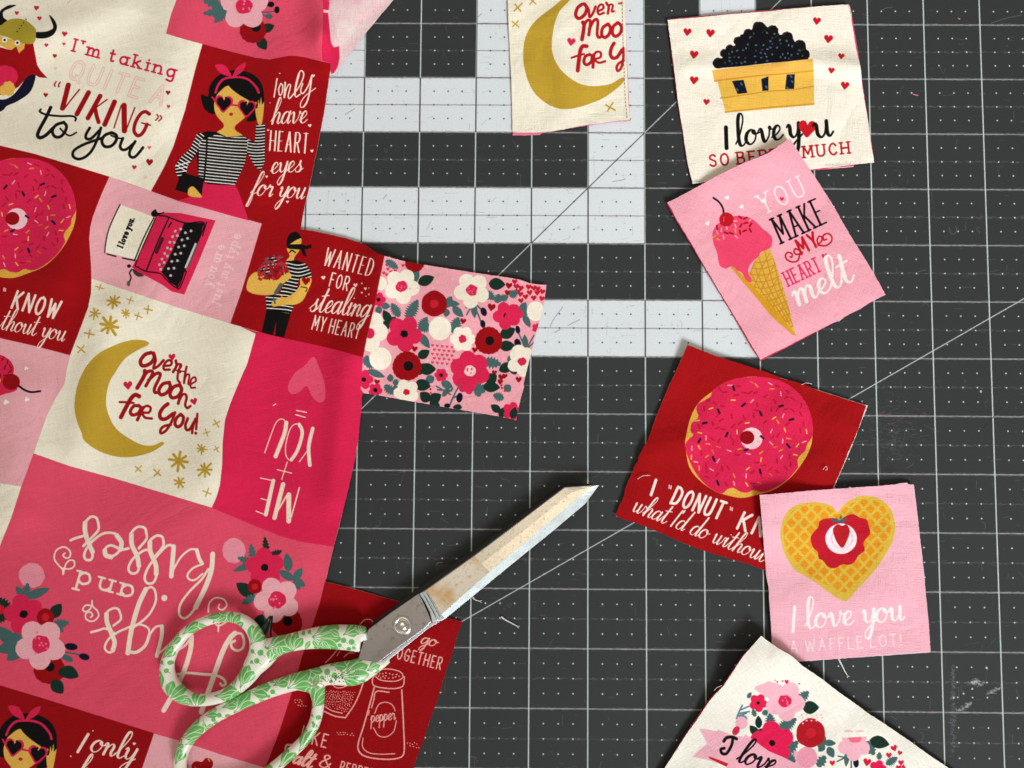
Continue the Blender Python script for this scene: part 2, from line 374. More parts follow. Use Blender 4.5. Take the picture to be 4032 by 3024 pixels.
def girl_art(c):   # frame of tile (0,0)
    c.poly(BLACK, '1990,610 1890,650 1815,735 1795,830 1740,815 1745,880 1770,945 1835,985 1880,960 1900,800 2190,800 2190,960 2130,1030 2165,1050 2240,1020 2280,940 2282,830 2262,730 2205,655 2110,615', sm=True)
    c.poly(SKIN, '1975,740 1900,790 1860,850 1850,930 1872,1000 1930,1070 1922,1110 1870,1145 1900,1180 2000,1200 2095,1172 2040,1130 2032,1090 2100,1030 2185,950 2215,880 2130,830 2050,800')
    c.poly(BLACK, '1978,740 2000,690 2080,670 2180,740 2215,830 2200,890 2120,850 2040,800')
    c.stroke(HOT, 20, '1862,800 1885,735 1930,685 2000,668 2080,668 2150,690 2215,755 2235,800')
    for p in ('2000,655 1945,565 1860,560 1890,620 1955,655', '2010,660 2050,580 2122,540 2105,605 2050,650'): c.poly(HOT, p)
    for x, y in ((1933, 895), (2132, 935)):
        c.heart(HOT, x, y, 80, 5); c.heart(BLACK, x, y, 62, 5)
    c.stroke(HOT, 16, '2000,905 2070,915'); c.stroke(HOT, 16, '1858,870 1835,840')
    c.dot(BLACK, 1952, 845, 9); c.dot(BLACK, 2127, 885, 9); c.ell(ROSEC, 1996, 987, 17, 14)
    # striped top
    arm = '1790,1135 1700,1160 1640,1290 1570,1350 1515,1430 1520,1500 1560,1560 1650,1630 1690,1600 1610,1500 1620,1440 1700,1330 1715,1540 1800,1590 2030,1602 2120,1400 2135,1310 2190,1420 2250,1480 2287,1400 2290,1070 2215,1075 2200,1230 2095,1172 1960,1185 1870,1140'
    c.poly(BLACK, arm, sm=False)
    c.setclip('1870,1160 1720,1220 1715,1530 1800,1590 2030,1602 2120,1400 2150,1200 2095,1176 1960,1190', sm=False)
    for k in range(17): c.stroke(WHITE, 9, [[1690, 1150 + 27 * k], [1800, 1165 + 27 * k], [2000, 1185 + 27 * k], [2160, 1190 + 28 * k]])
    c.setclip('1790,1135 1700,1160 1640,1290 1570,1350 1515,1430 1520,1500 1560,1560 1650,1630 1690,1600 1610,1500 1620,1440 1710,1300 1740,1220', sm=False)
    for k in range(13):
        c.stroke(WHITE, 9, [[1700 - 16 * k, 1130 + 24 * k], [1790 - 14 * k, 1200 + 24 * k]])
    for k in range(8): c.stroke(WHITE, 9, [[1500, 1440 + 26 * k], [1640, 1400 + 36 * k]])
    c.setclip('2190,1420 2250,1480 2287,1400 2290,1070 2215,1075 2200,1230 2140,1200 2130,1300', sm=False)
    for k in range(17): c.stroke(WHITE, 9, [[2120, 1040 + 27 * k], [2210, 1062 + 26 * k], [2300, 1055 + 26 * k]])
    c.setclip(None)
    c.poly(HOT, '1760,1586 1900,1600 2035,1603 2065,1660 2150,1906 2000,1865 1700,1780 1530,1735 1640,1700 1740,1690', sm=False)
    c.poly(BLACK, '1590,1495 1760,1540 1742,1690 1700,1700 1620,1670 1515,1640 1550,1530', sm=False)
    c.stroke(BLACK, 15, '1790,1140 1782,1350 1762,1560')
    c.poly(SKIN, '1665,1610 1700,1640 1745,1700 1700,1705 1640,1695 1622,1670 1630,1630')
    c.poly(SKIN, '2225,930 2232,860 2245,900 2255,840 2265,900 2282,880 2278,960 2262,1068 2228,1066 2205,950')

def moon_script(c, R=(186, 20, 32)):   # brush lettering, frame of tile (2,0)
    for p, w_ in (('605,35 568,65 550,120 568,155 600,150 635,112 645,62 625,32',30),('650,58 664,85 670,145 700,112 722,55',22),('738,98 788,72 785,40 758,42 740,80 752,122 795,108',20),('815,22 836,60 828,115',22),('832,70 848,38 872,45 862,95 882,95',18),
                  ('612,190 622,230 605,340',32),('618,235 640,185 668,172 678,200 664,300',26),('668,250 700,185 728,165 742,190 736,290 752,322 780,308',26),('825,208 785,238 775,295 802,322 838,295 852,240 830,205',28),('912,196 876,228 868,285 895,312 935,285 946,228 918,194',28),
                  ('645,398 612,398 592,430 580,500 568,608',34),('515,498 560,482 622,465',18),('668,470 632,488 622,538 648,558 684,532 692,484 668,468',26),('708,470 704,530 700,580',26),('702,490 728,448 765,452 764,492 718,512 752,540 805,528',20),
                  ('882,372 860,410 850,465 872,500 910,490 950,430',30),('962,415 962,500 945,580 915,612 904,580 925,545 965,520',22)):
        c.stroke(R, w_, p)

def moon_stars(c, L):
    for x, y, r, n, a in L: c.star(GOLD, x, y, r, n, a, wd=.3 if n > 4 else .3)

def cluster_right(c):   # bouquet beside "Hugs and Kisses", frame of tile (1,2)
    c.ell((240,150,168), -192, 1440, 100, 108, wob=.02)
    c.leaf(SLATE, -20, 1545, -45, 1380, 34, 3); c.leaf(SLATE, -20, 1545, -160, 1500, 34, 3); c.leaf(SLATE, 0, 1540, -200, 1620, 30)
    c.leaf(DGREEN, 95, 1480, 75, 1320, 30, 3); c.leaf(DGREEN, 110, 1490, 225, 1440, 30, 3)
    c.leaf(SLATE, 285, 1620, 265, 1460, 40); c.leaf(SLATE, 330, 1690, 190, 1610, 36); c.leaf(SLATE, 330, 1690, 400, 1590, 36); c.leaf(SLATE, 320, 1690, 430, 1745, 34)
    c.leaf(SLATE, 330, 1690, 380, 1780, 30)
    c.flower(HOT, 75, 1585, 165, 5, 50, BLACK, 32)
    c.leaf(DGREEN, -20, 1830, -170, 1720, 55); c.leaf(SLATE, 0, 1830, -120, 1900, 40, 3)
    c.rose(DRED, -10, 1750, 60, 9, ROSEC, 28)
    c.leaf(SLATE, 100, 2000, 60, 2200, 40); c.leaf(DGREEN, 60, 1990, -20, 2140, 44)
    c.rose(DRED, 265, 2060, 130, 16); c.ell(BLACK, 272, 2050, 42, 40)
    c.flower(LPINK, 180, 1865, 195, 5, 30, HOT, 78, (245,120,150))
    for p in ('130,2010 100,2100 60,2190', '140,2010 130,2120 130,2200', '120,2010 60,2080 20,2100'): c.stroke(DGREEN, 14, p)

def cluster_left(c):    # frame of tile (0,3)
    c.ell((240,150,168), 275, -5, 112, 108, wob=.02)
    c.leaf(SLATE, 215, 190, 135, 90, 36, 3); c.leaf(SLATE, 215, 190, 240, 60, 40, 3); c.leaf(SLATE, 220, 190, 430, 105, 40)
    c.leaf(DGREEN, 90, 290, -40, 190, 50, 3); c.leaf(DGREEN, 70, 330, -60, 400, 40, 3); c.rose(ROSEC, 0, 290, 40)
    c.leaf(SLATE, 170, 620, -50, 430, 60); c.leaf(SLATE, 170, 620, 130, 450, 46, 3); c.leaf(SLATE, 190, 600, -40, 640, 56); c.leaf(SLATE, 180, 630, 60, 730, 50)
    c.flower(HOT, 205, 330, 170, 5, 40, BLACK, 36)
    c.leaf(DGREEN, 440, 360, 530, 240, 50); c.leaf(SLATE, 440, 430, 600, 400, 46, 3); c.leaf(SLATE, 430, 430, 550, 480, 40)
    c.rose(DRED, 392, 355, 72, 9, ROSEC, 34)
    c.rose(DRED, 425, 800, 130, 14); c.leaf(DGREEN, 530, 800, 680, 870, 56); c.leaf(DGREEN, 450, 900, 545, 1015, 56); c.leaf(DGREEN, 530, 790, 560, 880, 40)
    c.ell(BLACK, 432, 785, 40, 40)
    for p in ('480,640 580,610 620,600', '490,650 640,670 720,695', '500,660 560,700 600,730'): c.stroke(SLATE, 14, p)
    c.ell(NAVY, 615, 610, 55, 30, 8); c.ell(NAVY, 728, 698, 46, 28, 15); c.ell(SLATE, 580, 710, 55, 26, 25)
    c.flower(LPINK, 350, 590, 215, 5, 20, HOT, 80, (245,120,150))

def hugs_text(c):
    W = (252, 232, 214); k = dict(con=.45)
    ax = [0., -1.]
    c.o(0, 2)
    for p in ('610,1350 660,1330 725,1312', '850,1200 830,1155 785,1148 742,1190 730,1250 748,1340 785,1430 800,1480 785,1518 745,1518 727,1480 755,1410 820,1340 900,1290 990,1292 1040,1340 1050,1400 1010,1465 945,1495 905,1470 915,1415 965,1395 1050,1430 1110,1420',
              '850,1200 850,1260 800,1320 720,1400', '1265,1290 1250,1245 1190,1235 1135,1290 1130,1370 1170,1460 1205,1550 1185,1625 1135,1635 1110,1590 1150,1510 1240,1440 1290,1435', '1265,1290 1265,1340 1200,1420',
              '1415,1370 1400,1320 1350,1312 1293,1360 1290,1440 1325,1530 1355,1620 1330,1710 1275,1722 1250,1670 1290,1570 1380,1460 1450,1395 1500,1400', '1415,1370 1405,1410 1330,1500'):
        c.stroke(W, 22, p)
    for p in ('735,1200 735,1270 760,1360 800,1450', '1135,1300 1140,1390 1185,1490 1200,1570', '1295,1370 1300,1450 1345,1560 1350,1640', '1010,1310 1050,1370 1040,1430', '905,1440 915,1480 960,1495'): c.stroke(W, 40, p)
    c.stroke(W, 40, '1500,1405 1495,1480 1480,1660'); c.stroke(W, 17, '1490,1620 1560,1500 1640,1432 1700,1430')
    c.stroke(W, 32, '1700,1435 1722,1510 1745,1550'); c.stroke(W, 17, '1755,1555 1670,1590 1620,1650 1640,1690 1690,1690 1750,1640')
    c.stroke(W, 42, '1838,1470 1828,1600 1790,1720 1745,1820 1690,1930'); c.stroke(W, 20, '1690,1930 1640,1995 1590,2025 1550,1990 1560,1900 1640,1790 1740,1690 1800,1600')
    c.dot(W, 1420, 1849, 26)
    for p in ('545,1645 540,1600 510,1570 470,1510 485,1440 550,1408 602,1440 605,1490 570,1505 545,1480 560,1462', '530,1592 600,1598 640,1575 640,1530 600,1525 565,1565 548,1640'): c.stroke(W, 14, p)
    c.o(0, 3)
    c.write(FONT, 'and', 1160, 92, 690, -40, 158, 22, W, slab=True)
    for p in ('795,215 800,260 840,300 850,350 800,392 745,372 742,325 780,312 800,340 782,356', '800,260 745,252 715,285 735,308 775,290 795,250', '1800,310 1808,235 1860,190 1930,200 1960,250 1925,292 1888,278 1895,245', '1890,395 1886,478', '1850,400 1890,430 1960,395'): c.stroke(W, 14, p)
    c.stroke(W, 20, '788,486 850,470 915,455 1000,500'); c.stroke(W, 20, '1045,340 1020,285 970,282 922,320 915,395 950,480 990,560 985,640 940,660 905,620 935,550 1010,490 1110,445 1200,410 1290,330 1345,220 1340,130 1305,95 1260,120')
    c.stroke(W, 40, '920,330 925,400 960,490 990,570 975,640'); c.stroke(W, 42, '1260,115 1205,230 1160,370 1125,520 1105,665')
    c.stroke(W, 20, '1045,340 1040,380 980,430'); c.stroke(W, 28, '1110,655 1180,658 1255,600 1290,510'); c.stroke(W, 18, '1290,510 1280,450 1200,420 1120,470')
    c.stroke(W, 18, '1290,510 1340,445 1385,430'); c.stroke(W, 34, '1400,435 1395,530 1355,690'); c.stroke(W, 16, '1360,680 1430,620 1510,545')
    c.stroke(W, 42, '1655,520 1645,640 1590,820 1500,1010 1415,1160'); c.stroke(W, 44, '2030,495 1985,540 1930,640 1870,800 1800,1000 1740,1175')
    c.stroke(W, 20, '1655,520 1600,600 1500,660'); c.stroke(W, 22, '2030,495 2085,500 2108,555 2098,620 2050,645 2005,620 1998,580 2030,560')
    c.stroke(W, 22, '1530,850 1620,838 1750,848 1860,858 1925,885 1950,930 1925,950 1905,930')

def paint_panel():
    x0, y1 = at(-200, -200); x1, _ = at(2300, 0); _, y0 = at(0, 3300)
    c = Canvas(float(x0), float(y0), float(x1), float(y1), 5600, RED, z=.003)
    E = dict(sm=False)
    c.o(0, 0).poly(CREAM, '-200,-250 1560,-250 1525,0 1480,120 1435,290 1590,337 1750,380 1690,590 1600,950 1500,1260 1420,1440 1305,1652 1100,1580 940,1525 600,1420 300,1330 0,1258 -300,1190', **E)
    c.poly(MIDP, '1560,-250 1525,0 1480,120 1435,290 1750,380 2000,448 2212,500 2332,515 2400,500 2492,483 2560,484 2632,495 2772,530 2860,550 2950,300 2850,-250', **E)
    # rolled strip at the fold: the next panel of the print
    c.poly(HOT, '2790,-250 2790,0 2792,200 2780,420 2785,522 2858,549 2852,600 2860,700 2990,700 2990,200 2930,-250', **E)
    c.poly(PALE, '2795,82 2840,88 2850,0 2870,0 2880,180 2925,330 2935,395 2885,410 2860,370 2835,112 2795,108', **E)
    c.o(0, 1).poly(LPINK, '945,-134 1120,-70 1305,-8 1535,75 1750,130 2212,258 2262,272 2212,440 2150,650 2090,850 1990,1135 1500,985 1100,850 790,745 785,620 770,400 780,300 800,220 840,110 885,0', **E)
    c.poly(CREAM, '790,745 1100,850 1500,985 1990,1135 2212,1202 2240,1210 2130,1500 2060,1659 1990,1829 1945,1969 1925,2159 1920,2359 1900,2539 1870,2639 1830,2729 1500,2629 1000,2479 600,2369 290,2259 330,2139 400,1939 480,1779 555,1659 575,1530 605,1410 700,1160 760,1000 785,880', **E)
    c.poly(LPINK, '-300,1190 0,1262 300,1330 605,1410 575,1530 555,1659 480,1779 400,1939 330,2139 290,2259 250,2379 185,2544 0,2514 -300,2500', **E)
    c.o(0, 2).poly(CREAM, '-300,820 0,855 185,885 100,1150 0,1400 -300,2000', **E)
    c.poly(MIDP, '290,600 600,710 1000,820 1500,970 1830,1070 2212,1205 2412,1310 2612,1365 2880,1402 2900,1500 2812,1704 2762,1900 2702,2080 2612,2350 2512,2700 2412,3010 2250,3500 -400,3500 -400,1800 0,1400 100,1150 185,885', **E)
    c.o(0, 3).poly(DRED, '-300,840 -100,915 0,945 350,1050 700,1160 1330,1358 1300,1460 1200,1740 1100,2000 -300,2000', **E)
    c.poly(LPINK, '1330,1362 1540,1420 1900,1540 2300,1660 2250,2000 1100,2000 1200,1740', **E)
    c.poly(DRED, '1655,1640 1690,1600 1745,1605 1775,1575 1820,1580 1842,1625 1810,1680 1740,1720 1680,1710')
    c.stroke((200,120,50), 8, '1680,1650 1740,1690'); c.stroke((210,170,60), 10, '1800,1580 1812,1600')
    # "ME + YOU" panel
    c.o(1, 1).poly(HOT, '-130,1165 0,1205 250,1265 500,1318 720,1370 925,1428 940,1800 900,2300 840,2700 680,3062 400,3024 200,2969 0,2889 -380,2730 -340,2640 -310,2535 -290,2360 -285,2160 -265,1970 -220,1829 -150,1659 -80,1500 -2,1225', **E)
    c.poly((240,84,118), '495,1425 540,1500 590,1640 600,1760 580,1810 540,1818 485,1770 440,1678 370,1735 310,1745 278,1710 285,1650 340,1560 420,1500')
    # salt and pepper, thief: both red: ground colour. floral patch
    c.poly((246,170,182), '1112,545 1080,700 1020,1000 960,1250 925,1425 905,1700 930,1740 2700,2100 2700,700', **E)
    c.o(1, 3).poly(DRED, '600,30 550,240 490,420 400,690 300,1040 200,1350 80,1659 -50,2100 2000,2100 2000,0', **E)

    # ---- viking panel
    c.o(0, 0)
    c.poly(NAVY, '265,550 305,620 300,700 255,800 150,875 60,915 0,965 -200,1000 -200,800 0,860 100,830 180,740 230,650')
    c.poly(RED, '-100,380 60,425 100,430 140,400 165,460 215,375 285,372 300,450 320,560 350,610 410,675 340,668 285,640 240,660 160,750 60,800 -100,860', sm=False)
    c.poly(BLACK, '425,130 460,230 430,262 380,275 300,280 303,320 340,332 400,328 460,300 492,240 475,180')
    c.poly(BLACK, '140,45 80,45 30,70 0,100 -60,220 20,215 62,180 30,150 30,100 90,70')
    c.poly(SKIN, '-80,290 180,360 218,372 208,420 165,460 140,400 100,430 55,418 0,388 -80,380', sm=False)
    c.poly((176,158,50), '-80,270 0,225 60,180 130,160 220,175 290,230 312,270 290,372 180,370 60,320 -80,290')
    for x, y in ((225,168),(205,196),(185,222),(167,246),(148,272)): c.dot(BLACK, x, y, 6)
    for x, y in ((40, 345), (150, 370)): c.dot(WHITE, x, y, 24); c.dot(BLACK, x, y, 11)
    c.ell(HOT, 40, 660, 115, 95); c.ell(SKIN, 75, 765, 55, 62, wob=.05); c.ell(SKIN, 30, 780, 40, 45)
    for x, y, r, k in ((315,68,22,0),(145,112,18,0),(340,158,19,0),(558,292,23,0),(552,380,14,0),(400,390,17,0),(473,483,18,1),(395,820,20,1),(1452,800,20,1),(1455,920,15,0),(1290,1275,16,2),(1292,1400,30,1),(1160,1445,20,0),(1255,1532,17,3),(480,590,14,3),(1395,885,10,3),(590,20,15,3)):
        c.heart(((206,24,64), RED, (240,90,110), (250,200,195))[k], x, y, r, 5)
    c.write(FONT, "I'm taking", 625, 440, 1500, 668, 105, 17, (212,18,66), slab=True)
    for a, w_ in (((246,186,180), 26), (CREAM, 13)):
        c.write(FONT, 'QUITE A', 590, 672, 1390, 905, 165, w_, a, slant=.12)
    for p, w_ in (('590,735 540,935',44),('685,775 600,880 555,940',13),('765,800 665,985',42),('865,830 760,1020',40),('925,860 800,950',12),('820,925 835,1000 852,1055',34),('990,880 905,1075',42),('1048,910 985,1105',12),('1072,910 1075,1130',46),('1165,930 1085,1135',12),
                  ('1290,985 1255,965 1210,990 1170,1060 1158,1130 1185,1170 1215,1165 1245,1130 1270,1075',30),('1225,1062 1300,1082',13),('485,705 470,730 475,745',12),('520,710 505,735 510,750',12),('1355,990 1368,1012 1345,1040',12),('1385,1000 1396,1020 1372,1046',12)):
        c.stroke(RED, w_, p, sm=len(p.split()) > 2)
    for p, w_ in (('438,928 395,1020 340,1120 325,1170 348,1190 400,1165 460,1105',30),('352,945 345,965 400,990 520,1003 620,1003 655,1020 650,1042',18),('545,1058 485,1080 452,1130 472,1178 520,1182 560,1140 575,1090 550,1056',26),('520,1110 560,1150 605,1172 660,1145',15),
                  ('775,1105 742,1165 748,1198 790,1195 855,1130',24),('872,1105 850,1180 800,1290 745,1350 680,1375 632,1350 640,1300 720,1250 830,1210 890,1190',24),('965,1145 905,1170 880,1220 905,1265 960,1262 1000,1220 1005,1170 965,1145',26),('960,1170 1010,1190 1060,1200',15),('1062,1195 1038,1260 1055,1292 1095,1288 1160,1235',24),('1168,1222 1122,1305 1125,1350 1160,1358 1205,1315 1235,1275',24)):
        c.stroke(BLACK, w_, p, con=.0)
    # ---- top floral on pink
    c.leaf(SLATE, 1950, 80, 1730, -30, 50, 3); c.leaf(SLATE, 1990, 100, 1750, 115, 44, 3); c.leaf(SLATE, 1960, 90, 1850, 195, 44, 3)
    c.leaf(DGREEN, 2230, 320, 2300, 430, 46); c.leaf(DGREEN, 2260, 260, 2370, 220, 40)
    c.rose(DRED, 2185, 260, 110, 14); c.ell(BLACK, 2212, 235, 40, 40)
    for p in ('2240,100 2300,60 2340,30', '2240,110 2350,100 2395,80', '2250,120 2320,150'): c.stroke((88,88,96), 13, p)
    c.ell(BLACK, 2340, 38, 30, 24); c.ell(BLACK, 2393, 85, 22, 30); c.ell(SLATE, 2325, 140, 32, 24)
    c.flower(LPINK, 2110, 50, 205, 5, 55, HOT, 72, (245,120,150))
    # ---- girl, twice
    c.o(0, 0); girl_art(c)
    c.org = TILE(0, 0)
    sc = math.hypot(205, 60) / math.hypot(199, 40); r = math.atan2(60, 205) - math.atan2(40, 199)
    R2 = np.array([[math.cos(r), -math.sin(r)], [math.sin(r), math.cos(r)]]) * sc
    off = np.array([120., 1480. + 3 * 1659]) - R2 @ np.array([1933., 895.])
    c.M = (R2, off); girl_art(c); c.M = None
    W = (252, 228, 214)
    c.o(1, 0)
    for p, w_ in (('182,680 156,838',13),('205,632 206,634',10),('214,722 197,765 200,812 214,822 228,790 230,740 216,722',12),('252,712 244,842',15),('246,842 262,770 284,730 298,745 278,830 292,850 322,815',12),('322,815 372,750 408,670 410,628 388,612 366,645 342,740 334,810 348,836 380,815',12),('372,640 344,750 336,815',17),('404,722 388,770 392,806 414,800 452,740 482,652',12),('480,672 462,800 440,880 412,924',16),('412,924 386,925 388,885 430,825 515,762',9)): c.stroke(W, w_, p)
    c.heart(W, 495, 655, 15)
    c.write(SCRIPT, 'have', 125, 1070, 430, 1062, 205, 17, W, con=.55, slant=.25)
    for x, y, r_ in ((465,1085,15),(105,1125,10),(484,1304,14),(92,1526,12),(122,890,5)): c.heart(W, x, y, r_, -8)
    c.write(FONT, 'HEART', 118, 1298, 440, 1322, 168, 15, W, con=-.55)
    c.write(SCRIPT, 'eyes', 122, 1500, 395, 1480, 185, 17, W, con=.55, slant=.25)
    c.o(1, 1); c.write(SCRIPT, 'for you', -55, 25, 405, 60, 190, 17, W, con=.55, slant=.3); c.heart(W, 272, 85, 13)
    c.o(0, 3); c.write(FONT, 'I', 655, 1515, 690, 1522, 165, 26, W, slant=.35); c.write(SCRIPT, 'only', 765, 1510, 1150, 1600, 215, 24, W, con=.55, slant=.2)
    c.heart(W, 1160, 1450, 14, 10); c.dot(W, 803, 1338, 6); c.dot(W, 612, 1557, 7)
    c.write(SCRIPT, 'have', 650, 1740, 1000, 1820, 205, 24, W, con=.55, slant=.25)
    # ---- donut panel
    c.org = TILE(0, 0); c.o(0, 1)
    r = -math.radians(6); R2 = np.array([[math.cos(r), -math.sin(r)], [math.sin(r), math.cos(r)]]) * .98
    c.M = (R2, np.array([145., 232.]) - R2 @ np.array([1340., 935.])); donut_art(c); c.M = None
    c.write(FONT, 'KNOW', 100, 1000, 478, 1092, 152, 22, W, slant=.12); c.stroke(W, 9, '35,830 33,855'); c.stroke(W, 9, '48,834 46,857')
    c.write(SCRIPT, 'thout you', -10, 1180, 545, 1290, 175, 15, W, con=.5, slant=.2)
    # ---- ice cream panel (left edge)
    c.poly(HOT, '-80,1400 0,1405 80,1450 120,1520 110,1620 150,1700 60,1740 -80,1740'); sprinkles(c, '-20,1420 80,1460 100,1560 0,1640', 14, 34, [(DRED, 13), (DRED, 13), (TAN, 8)], 3)
    c.ell(DRED, 97, 1640, 75, 68); c.o(0, 2); c.stroke(BLACK, 17, '160,15 210,50 270,70 348,62')
    for x, y, r_ in ((52,155,24),(232,132,20)): c.heart(WHITE, x, y, r_, 160)
    c.o(0, 1); c.heart(WHITE, 225, 1522, 18, 160)
    # ---- typewriter
    c.poly(BLACK, '1325,160 1345,150 1360,175 1385,180 1420,172 1400,205 1370,215 1320,212 1305,185'); c.ell(BLACK, 1115, 640, 18, 14)
    c.poly((70,52,52), '1150,665 1225,705 1240,725 1190,730 1155,700')
    c.poly(HOT, '1420,178 1560,182 1700,212 1862,246 1800,400 1700,640 1592,886 1480,858 1400,800 1280,735 1190,690 1140,650 1190,560 1300,330 1345,215', sm=False)
    c.poly(BLACK, '1590,268 1762,268 1715,425 1610,660 1532,822 1470,780 1395,690 1450,590 1520,430', sm=False)
    c.poly(CREAM, '1040,110 1200,165 1350,225 1260,410 1190,590 1165,582 1040,552 905,522 918,420 940,320 985,210', sm=False)
    for p, w_ in (('1038,108 990,205 938,330 912,450 905,525',10),('925,535 1000,556',12),('1058,570 1165,592',12),('1330,222 1240,400 1165,585',11),('1345,225 1180,600 1195,650 1262,685 1385,705 1440,760 1535,825 1590,690 1612,690',11),('1380,205 1440,212 1600,268 1762,268 1712,425',12),('1455,232 1360,440 1265,680',12),('1785,262 1750,380',9),('1610,690 1560,820 1530,840',9),('1140,668 1120,700 1132,740 1112,790',12),('1480,265 1455,305',12)): c.stroke(BLACK, w_, p)
    c.stroke(HOT, 14, '1352,240 1320,320 1310,400 1255,490 1230,500 1195,590'); c.stroke((84,20,34), 30, '1402,405 1352,520', sm=False)
    c.ell((96,90,90), 1110, 792, 14, 24); c.stroke((205,196,190), 20, '1690,450 1605,650', sm=False); c.stroke((90,82,80), 14, '1712,450 1622,655', sm=False)
    KG = (196, 186, 184)
    for x0_, y0_, x1_, y1_, n in ((1515,338,1378,628,7),(1562,320,1390,668,7),(1602,352,1455,662,6),(1650,336,1474,722,7)):
        for k in range(n):
            x = x0_ + (x1_ - x0_) * k / (n - 1); y = y0_ + (y1_ - y0_) * k / (n - 1)
            c.stroke((60,44,46), 8, [[x, y], [x + 26, y + 6]], sm=False); c.dot(KG, x, y, 12)
    c.write(FONT, 'I love you.', 1058, 482, 1160, 232, 46, 13, BLACK, slab=True)
    c.write(FONT, 'you are', 1822, 812, 1940, 470, 74, 13, PALE, slab=True); c.write(FONT, 'just my type', 1880, 975, 2078, 375, 74, 13, PALE, slab=True)
    # ---- moon panel
    c.poly(GOLD, '1285,1302 1230,1280 1130,1280 1000,1320 860,1390 765,1480 700,1590 660,1709 643,1859 665,1980 705,2080 730,2150 850,2235 1000,2285 1150,2288 1300,2250 1395,2195 1418,2170 1395,2160 1320,2190 1220,2182 1100,2120 1000,2040 940,1930 915,1810 940,1659 995,1560 1080,1440 1200,1360 1270,1330')
    R = (162, 16, 26)
    ra = math.radians(21.3); R2 = np.array([[math.cos(ra), -math.sin(ra)], [math.sin(ra), math.cos(ra)]]) * 1.07
    c.M = (R2, np.array([1275., 1440.]) - R2 @ np.array([597., 90.])); moon_script(c, R); c.M = None
    for p, w_ in (('1562,1490 1540,1560 1535,1620 1555,1648',20),('1512,1538 1550,1545 1598,1552',13),('1612,1510 1598,1580 1590,1650',20),('1592,1630 1612,1580 1636,1585 1626,1655 1642,1662',17),('1655,1658 1692,1632 1685,1602 1658,1612 1645,1650 1652,1690 1686,1690',17)): c.stroke(R, w_, p)
    c.o(0, 2)
    for p, w_ in (('1558,72 1552,120 1540,168',26),('1545,150 1575,95 1602,90 1612,120 1600,180 1620,208 1645,190',22),('1560,262 1525,295 1512,345 1538,370 1572,345 1585,290 1560,262',28),('1622,298 1602,355 1612,395 1640,390 1675,330',24),('1688,300 1665,380 1660,424',22),('1706,258 1700,330 1694,390',20),('1691,424 1692,427',24)): c.stroke(R, w_, p)
    for x, y, r_, a in ((1105,10,38,-5),(1675,150,30,-15)): c.heart((212,24,72), x, y, r_, a)
    c.heart((212,24,72), 1487, 1425 - 1659, 30, -8)
    moon_stars(c, ((1545,665,75,8,10),(1770,740,60,8,0),(1740,562,42,8,5),(1550,850,50,7,0),(1870,340,34,4,60),(1785,420,30,4,70),(1870,560,26,4,60),(1195,735,34,4,45),(1360,768,38,4,40),(1790,938,34,4,20)))
    c.o(0, 1); moon_stars(c, ((945,1155,80,8,12),(980,945,55,8,10),(820,1050,44,7,0),(1087,1050,38,8,0),(1278,1015,38,4,10),(1190,1070,34,4,15),(1125,935,30,4,20),(862,825,30,4,20),(772,1225,40,4,10),(700,1360,36,4,40)))
    # ---- ME + YOU (upside down)
    c.o(1, 2); W2 = (252, 226, 206)
    for p, w_ in (('350,228 435,245',10),('342,265 425,288',10),('262,335 245,430 170,625',36),('262,340 240,308 205,305 170,340 140,410 75,595',9),('372,345 330,350 290,400 258,520 258,610 285,655 315,655',9),('372,348 398,400 392,470 355,580 305,655',30),('490,385 455,545 465,700',32),('455,560 375,672',9),('270,675 222,825',9),('183,740 308,770',9),('150,835 85,1128',34),('38,812 160,838',9),('42,990 110,1008',9),('0,1098 95,1136',9),('234,866 160,1156',38),('188,1096 266,962',14),('284,958 283,1184',42),('375,895 304,1150',12)):
        c.stroke(W2, w_, p, sm=len(p.split()) > 2)
    c.stroke(W2, 8, '148,185 172,172')
    # ---- hugs and kisses
    c.o(1, 2); cluster_right(c); c.o(0, 3); cluster_left(c); hugs_text(c)
    # ---- thief
    c.o(1, 1)
    c.poly(BLACK, '270,400 300,360 350,350 388,385 385,440 340,450 300,445 268,480')
    c.poly(SKIN, '300,445 390,400 382,480 372,510 335,560 318,600 255,600 290,555 270,505 268,470')
    c.poly(BLACK, '268,452 320,452 390,450 430,465 478,450 480,482 420,497 438,555 412,555 388,498 300,492 268,485', sm=False)
    c.stroke(BLACK, 12, '290,522 310,505 340,522'); c.poly(BLACK, '300,355 350,345 390,385 380,400 320,420 290,450 268,440 270,400')
    c.poly(BLACK, '230,600 350,590 430,620 475,690 480,740 372,745 352,860 330,980 300,1050 170,1045 90,1010 82,900 200,880 250,780 280,700', sm=False)
    c.poly(BLACK, '40,660 55,610 110,570 200,580 130,680 60,720')
    c.setclip('230,600 350,590 430,620 475,690 480,740 372,745 352,860 330,980 300,1050 170,1045 90,1010 82,900 200,880 250,780 280,700', sm=False)
    for k in range(16): c.stroke(WHITE, 9, [[60, 598 + 31 * k], [250, 612 + 31 * k], [370, 632 + 31 * k], [490, 600 + 31 * k]])
    c.setclip('40,660 55,610 110,570 200,580 130,680 60,720')
    for k in range(5): c.stroke(WHITE, 8, [[20, 590 + 28 * k], [200, 560 + 28 * k]])
    c.setclip(None)
    c.poly(SKIN, '-60,740 0,690 60,720 180,760 250,690 295,700 300,740 200,820 150,885 0,885 -80,840')
    c.poly(SKIN, '385,745 470,740 478,780 440,870 400,942 330,975 260,975 150,990 140,950 230,900 200,890 260,910 340,860 380,800')
